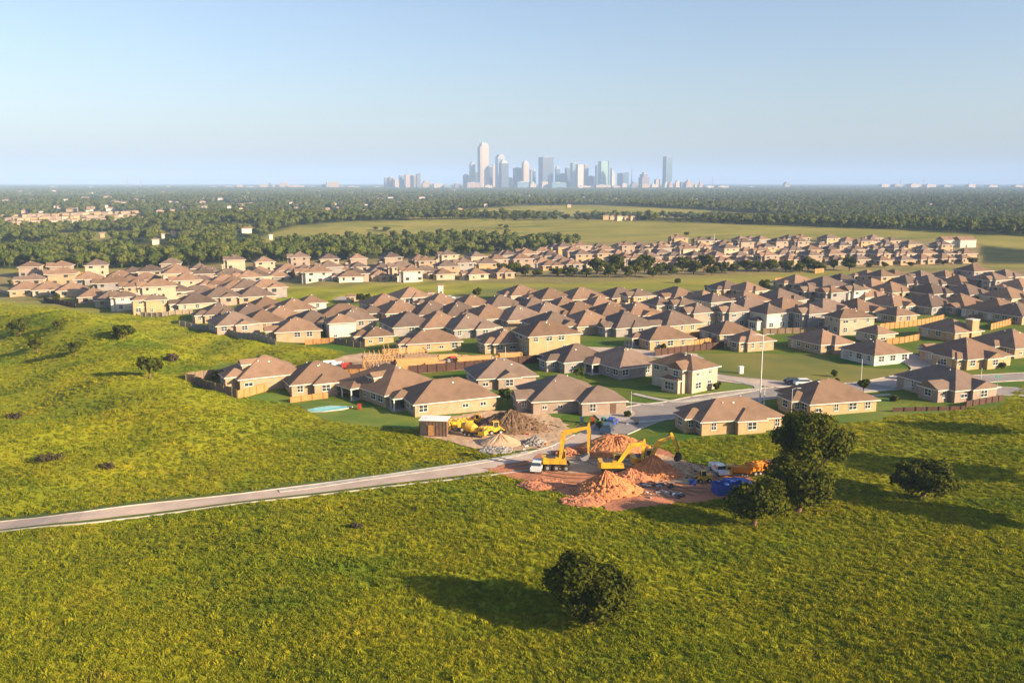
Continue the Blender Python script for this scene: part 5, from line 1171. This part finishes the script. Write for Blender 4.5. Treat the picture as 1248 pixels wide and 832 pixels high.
def truck(name, px, py, rz, label, cat, cabm, bedm, kind='tipper', sc=1.0, dz=0.12):
    p = at(px, py); p.z += dz; o = empty(name, p, R(rz), label, cat); o.scale = (sc,)*3
    for x in ((-2.2,-1.0,2.1) if kind != 'pickup' else (-1.6,1.6)):
        for y in (-0.95,0.95): wheel(o, x, y*(1 if kind != 'pickup' else 0.85), 0.5 if kind != 'pickup' else 0.38, 0.32)
    if kind in ('tipper','mixer'):
        b = MB(); b.box(-3.2,-0.5,0.6,3.0,0.5,0.95); b.build('chassis', M['dark'], o)
        b = MB(); b.prism([(1.5,-1.15),(3.2,-1.15),(3.2,1.15),(1.5,1.15)],0.75,2.7,taper=0.9); b.box(1.5,-1.2,0.6,3.3,1.2,1.2); c = b.build('cab', cabm, o)
        g = MB(); g.box(2.9,-0.9,1.7,3.18,0.9,2.4); g.box(1.9,-1.14,1.75,2.7,1.14,2.35); g.build('windscreen', M['glass'], c)
        b = MB()
        if kind == 'tipper':
            b.add([(-3.3,-1.2,1.1),(1.3,-1.2,1.1),(1.3,1.2,1.1),(-3.3,1.2,1.1),(-3.6,-1.35,2.5),(1.4,-1.35,2.5),(1.4,1.35,2.5),(-3.6,1.35,2.5)], [(0,3,2,1),(0,1,5,4),(1,2,6,5),(2,3,7,6),(3,0,4,7)])
            b.add([(-3.4,-1.22,2.2),(1.35,-1.22,2.2),(1.35,1.22,2.2),(-3.4,1.22,2.2),(-1,0,2.75)], [(0,1,4),(1,2,4),(2,3,4),(3,0,4)]); b.box(1.2,-1.35,2.5,2.3,1.35,2.62)
            for k in range(5): b.box(-3.0+k*1.0,-1.4,1.15,-2.86+k*1.0,1.4,2.5)
        else:
            b.tube([(-3.4,0,2.7),(-2.2,0,2.5),(-0.4,0,2.1),(1.1,0,1.7)], [0.55,1.2,1.3,0.7], 16)
        b.build('tipping_body' if kind == 'tipper' else 'drum', bedm, o)
    else:
        b = MB(); b.box(-2.6,-0.9,0.45,2.5,0.9,1.0); b.prism([(-0.5,-0.85),(1.3,-0.85),(1.3,0.85),(-0.5,0.85)],1.0,1.72,taper=0.82); b.box(-2.6,-0.9,1.0,-0.6,-0.8,1.25); b.box(-2.6,0.8,1.0,-0.6,0.9,1.25); b.box(-2.6,-0.9,1.0,-2.5,0.9,1.25); c = b.build('body', cabm, o)
        g = MB(); g.prism([(-0.53,-0.8),(1.34,-0.8),(1.34,0.8),(-0.53,0.8)],1.08,1.6,taper=0.86); g.prism([(-0.4,-0.88),(1.2,-0.88),(1.2,0.88),(-0.4,0.88)],1.08,1.6,taper=0.86); g.build('windows', M['glass'], c)
        g = MB(); g.box(2.45,-0.8,0.7,2.53,-0.5,0.88); g.box(2.45,0.5,0.7,2.53,0.8,0.88); g.build('headlights', M['white'], c)
    return o
def car(px, py, rz, label, m, sc=1.0):
    p = at(px, py); p.z += 0.14; o = empty('parked_car', p, R(rz), label, 'car'); o.scale = (sc,)*3
    for x in (-1.35,1.35):
        for y in (-0.78,0.78): wheel(o, x, y, 0.33, 0.22)
    b = MB(); prof = [(-2.2,0.35),(2.2,0.35),(2.25,0.7),(1.9,0.88),(1.0,0.95),(-1.9,1.0),(-2.2,0.8)]; n = len(prof)
    b.add([(x,-0.88,z) for x,z in prof]+[(x,0.88,z) for x,z in prof], [tuple(range(n)), tuple(range(2*n-1,n-1,-1))]+[(i,n+i,n+(i+1)%n,(i+1)%n) for i in range(n)])
    b.prism([(-1.7,-0.8),(1.1,-0.8),(1.1,0.8),(-1.7,0.8)],0.94,1.5,taper=0.72); c = b.build('body', m, o)
    g = MB(); g.prism([(-1.74,-0.76),(1.14,-0.76),(1.14,0.76),(-1.74,0.76)],1.0,1.42,taper=0.77); g.prism([(-1.6,-0.83),(1.0,-0.83),(1.0,0.83),(-1.6,0.83)],1.0,1.42,taper=0.77); g.build('windows', M['glass'], c)
    return o
truck('pickup_truck', 655,573,-100,'white pickup parked on the road beside the left digger','pickup truck',M['carwhite'],M['carwhite'],'pickup',0.95)
truck('pickup_truck', 876,577,-80,'white pickup at the back of the dirt site left of the orange trucks','pickup truck',M['carwhite'],M['carwhite'],'pickup',0.92)
truck('tipper_truck', 900,580,165,'orange tipper truck beside the white pickup at the back of the site','truck',M['yellow'],M['orange'],'tipper',0.62)
truck('tipper_truck', 929,578,15,'orange tipper truck half hidden behind the three-tree clump','truck',M['dark'],M['orange'],'tipper',0.75)
truck('tipper_truck', 556,526,200,'big yellow tipper truck beside the brown container','truck',M['yellow'],M['yellow'],'tipper',0.85)
truck('mixer_truck', 578,532,-20,'yellow mixer truck in front of the big yellow tipper','truck',M['yellow'],M['yellow'],'mixer',0.72)
def loader(px, py, rz, label, m, sc=1.0):
    p = at(px, py); p.z += 0.12; o = empty('loader', p, R(rz), label, 'loader'); o.scale = (sc,)*3
    for x in (-0.9,0.9):
        for y in (-0.8,0.8): wheel(o, x, y, 0.45, 0.35)
    b = MB(); b.box(-1.6,-0.6,0.5,1.0,0.6,1.2); b.box(-1.6,-0.55,1.2,-0.5,0.55,1.6); b.build('body', m, o)
    b = MB()
    for x in (-0.4,0.6):
        for y in (-0.5,0.5): b.box(x-0.05,y-0.05,1.2,x+0.05,y+0.05,2.3)
    b.box(-0.5,-0.6,2.3,0.7,0.6,2.4); c = b.build('cab', m, o); g = MB(); g.box(-0.36,-0.46,1.3,0.56,0.46,2.3); g.build('cab_window', M['glass'], c)
    for y in (-0.68,0.68):
        b = MB(); b.beam((-1.0,y,1.3),(0.9,y,1.25),0.12,0.2); b.beam((0.9,y,1.25),(2.0,y,0.5),0.12,0.2); b.build('lift_arm', m, o)
    b = MB(); b.add([(1.9,-0.9,0.15),(2.7,-0.9,0.1),(2.7,0.9,0.1),(1.9,0.9,0.15),(1.85,-0.9,0.9),(1.85,0.9,0.9),(1.8,-0.9,0.1),(1.8,0.9,0.1)], [(0,1,2,3),(0,3,5,4),(4,5,7,6),(0,4,1),(3,2,5),(6,7,2,1)]); b.build('bucket', M['dark'], o)
loader(603,529,20,'small yellow loader at the foot of the big dark brown heap', M['yellow'], 1.0)
loader(583,517,160,'small yellow loader between the tipper truck and the reddish heap', M['yellow'], 0.8)
loader(857,588,190,'small loader with a blue box beside it in the middle of the dirt site', M['yellow'], 0.8)
loader(736,520,120,'green compact loader by the dark blue car', M['teal'], 0.7)
loader(783,552,150,'orange loader behind the middle digger, half hidden by heaps', M['orange'], 0.8)
def boxthing(name, px, py, rz, w, d, h, m, label, cat, lid=None, ribs=True, part='shell', taper=1.0, rim=None):
    p = at(px, py); o = empty(name, (p.x,p.y,p.z+0.1), R(rz), label, cat)
    b = MB(); t = 0.07
    b.box(-w/2,-d/2,0,w/2,d/2,0.12); b.box(-w/2,-d/2,0.12,w/2,-d/2+t,h); b.box(-w/2,d/2-t,0.12,w/2,d/2,h); b.box(-w/2,-d/2+t,0.12,-w/2+t,d/2-t,h); b.box(w/2-t,-d/2+t,0.12,w/2,d/2-t,h)
    if ribs:
        n = int(w/0.6)
        for k in range(n+1): x = -w/2+k*w/n; b.box(x-0.04,-d/2-0.06,0,x+0.04,-d/2-0.001,h*0.98)
    b.build(part, m, o)
    if lid: b = MB(); b.box(-w/2-0.15,-d/2-0.15,h,w/2+0.15,d/2+0.15,h+0.1); b.box(-w/2*.6,-d/2*.6,h+0.1,w/2*.6,d/2*.6,h+0.16); b.build('roof', lid, o)
    return o
o = boxthing('site_container', 530,529,-6,5.0,3.4,2.9,noisy('rusty_brown_paint',(0.17,0.10,0.065),(0.12,0.075,0.055),1.5,0.7),'brown site container with a pale roof and dark open end, left of the yellow tipper','container',M['white'])
b = MB(); b.box(-2.35,-1.86,0.25,-1.2,-1.765,2.6); b.build('opening', M['dark'], o); b = MB(); b.box(-0.9,-1.88,0.15,0.1,-1.765,2.1); b.build('door', M['fence'], o)
boxthing('blue_skip', 888,601,10,4.6,2.3,1.6,M['blue'],'open blue skip half under the low spreading oak','skip')
o = empty('blue_tarpaulin', at(898,594)+Vector((0,0,0.1)), R(15), 'rumpled bright blue tarpaulin draped behind the blue skip', 'tarpaulin')
b = MB(); vs = []; N = 16
from mathutils import noise as mn2
for i in range(N+1):
    for j in range(N+1):
        u, v = i/N, j/N; e = min(u,1-u,v,1-v)*6; vs.append(((u-.5)*5.6,(v-.5)*2.8,min(e,1)*1.4*(1-0.25*u)+0.1*mn2.noise(Vector((u*6,v*4,1)))))
b.add(vs, [(i*(N+1)+j,(i+1)*(N+1)+j,(i+1)*(N+1)+j+1,i*(N+1)+j+1) for i in range(N) for j in range(N)]); b.build('sheet', M['blue'], o)
boxthing('blue_box', 844,591,-5,0.9,0.8,0.8,M['blue'],'small bright blue box in front of the small loader on the dirt site','box',ribs=False)
boxthing('white_crate', 885,579,20,0.8,0.6,0.5,M['white'],'small white crate on the ground right of the white pickup','crate',ribs=False)
car(980,470,3,'white car stopped on the wide street by the big lawn',M['carwhite'],1.05)
car(967,468,2,'dark car just left of the white car on the wide street',M['dark'],0.95)
car(740,527,75,'dark blue car at the top of the lane behind the dirt site',M['carblue'],1.15)
car(745,519,70,'blue car behind the dark blue car at the top of the lane',M['blue'],1.0)
for k,(px,py,c,l) in enumerate(((946,372,'carwhite','white car parked on the pale street end in the right block'),(954,371,'carblue','dark car parked right of the white one on the pale street end'),(938,373,'steel','silver car parked left of the white one on the pale street end'),(1108,462,'dark','dark car parked on the street beyond the big lawn'),(548,365,'carwhite','white car on the street of the middle meadow'))):
    car(px,py,10,l,M[c],1.0)
# debris on the site
rg = random.Random(77)
def debris(name, px, py, spread, n, mats, label, cat='debris', smin=0.1, smax=0.5):
    p = at(px, py); o = empty(name, p, 0, label, cat)
    b = MB()
    for k in range(n):
        x, y = rg.gauss(0,spread), rg.gauss(0,spread*0.6); s = rg.uniform(smin,smax); b.tf = Matrix.Translation((x,y,TZ(p.x+x,p.y+y)-p.z+0.14+s*.15)) @ Matrix.Rotation(rg.uniform(0,3.1),4,'Z') @ Matrix.Rotation(rg.uniform(-.4,.4),4,'X')
        b.box(-s,-s*rg.uniform(.3,.8),-s*.2,s,s*.5,s*rg.uniform(.1,.4), k % len(mats))
    b.build('broken_pieces', mats, o)['kind'] = 'stuff'
debris('debris_pile', 801,592,1.3,26,[M['dark'],M['rubber'],M['steel']],'flat dark debris on the dirt, left of the mixed pale debris')
debris('debris_pile', 810,602,1.6,34,[M['gravel'],M['steel'],M['dark'],M['white']],'mixed pale debris nearest the front edge of the dirt site')
debris('debris_pile', 783,558,2.0,50,[M['gravel'],M['dark'],M['orange'],M['steel']],'broken lumps around the middle digger arm', smax=0.6)
debris('debris_pile', 826,577,1.6,44,[M['dark'],M['gravel'],M['rubber']],'black debris under the rightmost digger bucket', smax=0.6)
debris('debris_pile', 640,541,2.4,50,[M['dark'],M['gravel'],M['white'],M['orange']],'scattered rubble and scraps right of the smooth tan sand heap')
debris('debris_pile', 628,527,2.4,30,[M['white'],M['orange'],M['red'],M['gravel']],'colourful scraps along the foot of the big dark brown heap', smax=0.35)
debris('debris_pile', 662,520,3.0,40,[M['gravel'],M['fence'],M['leaf_mid']],'scraps on the ground under the windows of the cross-gabled house', smax=0.3)
o = empty('concrete_slab', at(586,527)+Vector((0,0,0.1)), R(12), 'white concrete slab between the yellow trucks and the brown heap', 'slab'); b = MB(); b.box(-2.2,-1.4,0,2.2,1.4,0.35); b.box(-2.3,-1.5,0.35,2.3,1.5,0.43); b.build('slab', M['white'], o)
# ------------------------------------------------------------------ timber yard
def stack(px, py, w, d, h, rz, label, m='lumber', layers=None, name='timber_stack'):
    p = at(px, py); o = empty(name, (p.x,p.y,p.z+0.06), R(rz), label, 'timber stack'); n = layers or max(2, int(h/0.3)); r = random.Random(int(px+py)); b = MB(); c = MB()
    for k in range(n):
        z = 0.15+k*(h-0.15)/n; q = int(d/0.25)+1
        for j in range(q): y = -d/2+j*d/q; e = r.uniform(-.2,.2); b.box(-w/2+e,y+0.01,z,w/2+e,y+d/q-0.01,z+(h-0.15)/n*0.8)
    for x in (-w*.35,0,w*.35): c.box(x-0.08,-d/2,0,x+0.08,d/2,0.14)
    b.build('boards', M[m], o); c.build('bearers', M['fence_old'], o)
stack(508,448,10.5,2.0,2.5,16,'longest golden timber stack in the middle of the timber yard')
stack(530,447.5,5.0,1.6,1.3,20,'golden timber stack at the right end of the longest stack')
stack(476,447,3.4,2.0,1.1,10,'low timber stack left of the longest stack')
stack(545,438,5.0,1.6,1.4,18,'timber stack behind the longest stack')
stack(578,443,9.0,1.8,2.0,16,'second long golden timber stack, among the material pallets')
stack(622,438,6.0,1.8,1.8,14,'golden timber stack nearest the orange-lit two-storey house')
SK = [(548,444,'gravel'),(556,443,'orange'),(563,443,'fence'),(571,442,'lumber'),(578,441,'gravel'),(585,441,'fence'),(592,440,'lumber'),(599,440,'gravel'),(606,439,'fence'),(552,439,'red'),(566,438,'lumber'),(580,437.5,'fence_old'),(595,437,'lumber'),(612,438.5,'red')]
for k,(px,py,m_) in enumerate(sorted(SK)): stack(px, py, 1.4, 1.1, rg.uniform(.8,1.5), 18, f"pallet of building material, {ordn(k)} from the left right of the longest timber stack", m_, name='material_pallet')
def frame_house(px, py, w, d, h, rz, label, roofed=True):
    p = at(px, py); o = empty('unfinished_house', (p.x,p.y,p.z), R(rz), label, 'house frame'); b = MB()
    for side in ((0,0,w,0),(0,d,w,d),(0,0,0,d),(w,0,w,d),(0,d/2,w,d/2)):
        L = math.hypot(side[2]-side[0], side[3]-side[1]); n = int(L/0.8)
        for k in range(n+1): x = side[0]+(side[2]-side[0])*k/n; y = side[1]+(side[3]-side[1])*k/n; b.box(x-0.06,y-0.06,0,x+0.06,y+0.06,h)
        b.box(min(side[0],side[2])-0.07,min(side[1],side[3])-0.07,h,max(side[0],side[2])+0.07,max(side[1],side[3])+0.07,h+0.16)
    b.build('studs', M['lumber'], o); c = MB()
    for k in range(int(w/1.2)+1 if roofed else 2): x = k*1.2; c.beam((x,0,h+.2),(x,0,h+.22),0.01,0.01); c.add([(x-.04,0,h+.17),(x+.04,0,h+.17),(x+.04,d/2,h+2),(x-.04,d/2,h+2),(x-.04,d,h+.17),(x+.04,d,h+.17),(x-.04,d/2,h+1.8),(x+.04,d/2,h+1.8)], [(0,1,2,3),(3,2,5,4),(0,6,7,1),(6,4,5,7)])
    c.build('rafters', M['lumber'], o); c = MB(); c.box(w*0.45,-0.12,0.05,w+0.1,-0.08,h*0.8); c.box(w+0.08,0,0.05,w+0.12,d*0.6,h); c.build('sheathing', M['fence_old'], o)
frame_house(447,452,7.5,6,2.6,18,'open timber frame of a house under construction in the timber yard')
frame_house(470,441,11,5,2.3,18,'long low timber wall frame behind the open house frame', False)
for k,(px,py,w,m_,l) in enumerate(((402,449,3.2,'white','white wrapped wall panels at the left end of the timber yard'),(412,450,3.0,'white','second white wrapped panel beside the first in the timber yard'),(423,451,2.6,'red','reddish brick pile right of the white wrapped panels'),(432,453,3.6,'fence_dark','dark material pile right of the reddish brick pile'),(390,448,3.0,'steel','grey covered pile at the left end of the orange fence'))):
    o = boxthing('material_pile', px, py, 12, w, 1.6, 1.9-0.1*k, M[m_], l, 'material pile', ribs=True); b = MB(); b.box(-w/2+.08,-.7,0.13,w/2-.08,.7,1.5); b.build('contents', M[m_], o)
# ------------------------------------------------------------------ poles, signs, small things
def lamp(px, py, hm, label, arms=2, reach=2.0, r=0.11):
    p = at(px, py); o = empty('street_lamp', p, R(8), label, 'street lamp')
    b = MB(); b.cyl(0,0,-0.5,hm,r,10,0,r*0.6); b.cyl(0,0,-0.2,0.5,r*2.2,10); b.build('pole', M['polewhite'], o)
    for k in range(arms):
        s = 1 if k == 0 else -1; b = MB(); b.tube([(0,0,hm-0.15),(s*reach*0.5,0,hm+0.12),(s*reach,0,hm+0.15)], r*0.5, 6); a = b.build('arm', M['polewhite'], o)
        b = MB(); b.box(min(s*reach,s*(reach+0.8)),-0.16,hm+0.08,max(s*reach,s*(reach+0.8)),0.16,hm+0.22); b.build('lamp_head', M['steel'], a)
lamp(926,491,14.5,'very tall pale street lamp with two arms behind the golden house', 2, 1.6, 0.17)
lamp(931,494,4.2,'short pale post close beside the very tall street lamp', 0, 0, 0.13)
lamp(1049,468,5.8,'short pale lamp pole on the lawn edge below the pale single-storey house', 0, 0, 0.10)
lamp(667,441,5.0,'dark-looking T-shaped lamp by the right end of the long dark fence', 2, 0.7, 0.12)
lamp(964,509,5.8,'curved lamp pole in front of the arched grey entrance', 1, 0.9, 0.07)
lamp(1194,478,5.5,'pale lamp pole by the street at the glazed porch house', 0, 0, 0.10)
lamp(769,503,4.5,'thin lamp pole on the kerb by the garage of the cross-gabled house', 0, 0, 0.06)
lamp(848,472,5,'thin post at the back lawn of the pale two-storey house', 0, 0, 0.06)
lamp(616,444,4.6,'thin pale post on the grass strip below the long dark fence', 0, 0, 0.09)
lamp(870,300,9,'thin pole standing on the far grass ridge', 0, 0, 0.25)
p = at(1215,474); o = empty('street_sign', p, R(10), 'small green street sign on a pole by the right-hand street', 'street sign'); b = MB(); b.cyl(0,0,-0.3,3.2,0.05,8); b.build('pole', M['steel'], o); b = MB(); b.box(-0.7,-0.03,2.7,0.7,0.03,3.1); b.build('sign_plate', M['teal'], o)
p = at(903,455); o = empty('utility_cabinet', p, R(10), 'small white cabinet standing alone on the big lawn', 'cabinet'); b = MB(); b.box(-0.5,-0.4,0,0.5,0.4,1.7); b.box(-0.58,-0.48,1.7,0.58,0.48,1.8); b.build('cabinet_body', M['white'], o); b = MB(); b.box(-0.4,-0.43,0.2,0.4,-0.402,1.5); b.build('door', M['trim'], o)
def shed(px, py, w, d, h, wall, label, rz=15):
    p = at(px, py); o = empty('garden_shed', p, R(rz), label, 'shed'); b = MB(); b.box(0,0,-.5,w,d,h); b.build('wall', WALLS[wall], o); r = MB(); hip(r,0,0,w,d,h,0.5,0.25,1.0,'lr'); r.build('roof', [M['roof_brown'],M['trim']], o); q = MB(); q.box(w*.35,-0.05,0,w*.35+1,0.01,min(h-.2,2.0)); q.build('door', M['door'], o)
shed(423,369,4.8,3,2.2,'cream','small cream shed left of the dark round meadow tree')
shed(534,361,2.2,2,4.2,'white','small white pump tower on the middle meadow by the street')
shed(522,362,2.4,2,1.5,'grey','low grey hut left of the white pump tower')
shed(1130,435,3.5,3,2.3,'grey','small dark shed left of the large glazed porch house', 20)
shed(1150,302,14,9,5,'white','bright white barn on the far suburb edge below the ridge', 10)
shed(1170,302,12,9,5,'white','bright white barn right of the other one below the ridge', 10)
for k,(px,py,c,l) in enumerate(((776,517,'dark','dark bin at the kerb behind the dirt site'),(709,515,'carblue','dark blue bin by the entrance of the cross-gabled house'),(722,516,'red','red bin by the entrance path of the cross-gabled house'),(438,499,'red','red barbecue by the covered patio right of the pool'))):
    p = at(px,py); o = empty('wheelie_bin', (p.x,p.y,p.z+0.12), 0, l, 'bin'); b = MB(); b.prism([(-.3,-.3),(.3,-.3),(.3,.3),(-.3,.3)],0,1.0,taper=1.15); b.build('bin_body', M[c], o); b = MB(); b.box(-.38,-.4,1.0,.38,.38,1.08); b.build('lid', M[c], o)
# ------------------------------------------------------------------ world, sun, haze
SUN_AZ = R(115)     # compass style from +Y clockwise: the sun stands right and a little behind the camera
SUN_EL = R(18.5)
sun_dir = Vector((math.sin(SUN_AZ)*math.cos(SUN_EL), math.cos(SUN_AZ)*math.cos(SUN_EL), math.sin(SUN_EL)))
sd = bpy.data.lights.new('sun', 'SUN'); sd.energy = 5.0; sd.angle = R(0.6); sd.color = (1.0, 0.765, 0.49)
so = bpy.data.objects.new('sun', sd); COL.objects.link(so); so.rotation_euler = (-sun_dir).to_track_quat('-Z', 'Y').to_euler()
wd = bpy.data.worlds.new('World'); SC.world = wd; wd.use_nodes = True; nt = wd.node_tree
sky = nt.nodes.new('ShaderNodeTexSky'); sky.sky_type = 'NISHITA'; sky.sun_disc = False; sky.sun_elevation = SUN_EL; sky.sun_rotation = SUN_AZ
sky.air_density = 1.0; sky.dust_density = 1.6; sky.ozone_density = 1.8; sky.altitude = 100
hs = nt.nodes.new('ShaderNodeHueSaturation'); hs.inputs['Saturation'].default_value = 0.95; nt.links.new(sky.outputs[0], hs.inputs['Color'])
tn = mixc(nt, 1.0, hs.outputs[0], (1.0,0.98,1.05), 'MULTIPLY'); nt.links.new(tn, nt.nodes['Background'].inputs[0]); nt.nodes['Background'].inputs[1].default_value = 0.066
if HAZE:
    b = MB(); b.box(-42000,-3000,-25,42000,60000,345)
    m = bpy.data.materials.new('haze_air'); m.use_nodes = True; nt = m.node_tree
    for n in list(nt.nodes):
        if n.type != 'OUTPUT_MATERIAL': nt.nodes.remove(n)
    v = nt.nodes.new('ShaderNodeVolumePrincipled'); v.inputs['Color'].default_value = (0.43,0.63,1.0,1); v.inputs['Density'].default_value = 0.00012; v.inputs['Anisotropy'].default_value = -0.1
    nt.links.new(v.outputs[0], nt.nodes['Material Output'].inputs['Volume'])
    o = b.build('haze', m); o['kind'] = 'stuff'
vs_ = SC.view_settings; vs_.view_transform = 'Standard'; vs_.look = 'None'; vs_.gamma = 1; vs_.exposure = EXPO; vs_.use_curve_mapping = False
SC.cycles.max_bounces = 5; SC.cycles.diffuse_bounces = 2; SC.cycles.glossy_bounces = 2; SC.cycles.transmission_bounces = 2; SC.cycles.volume_bounces = 1; SC.cycles.transparent_max_bounces = 4
SC.cycles.use_denoising = True
try: SC.cycles.denoiser = 'OPENIMAGEDENOISE'
except Exception: pass
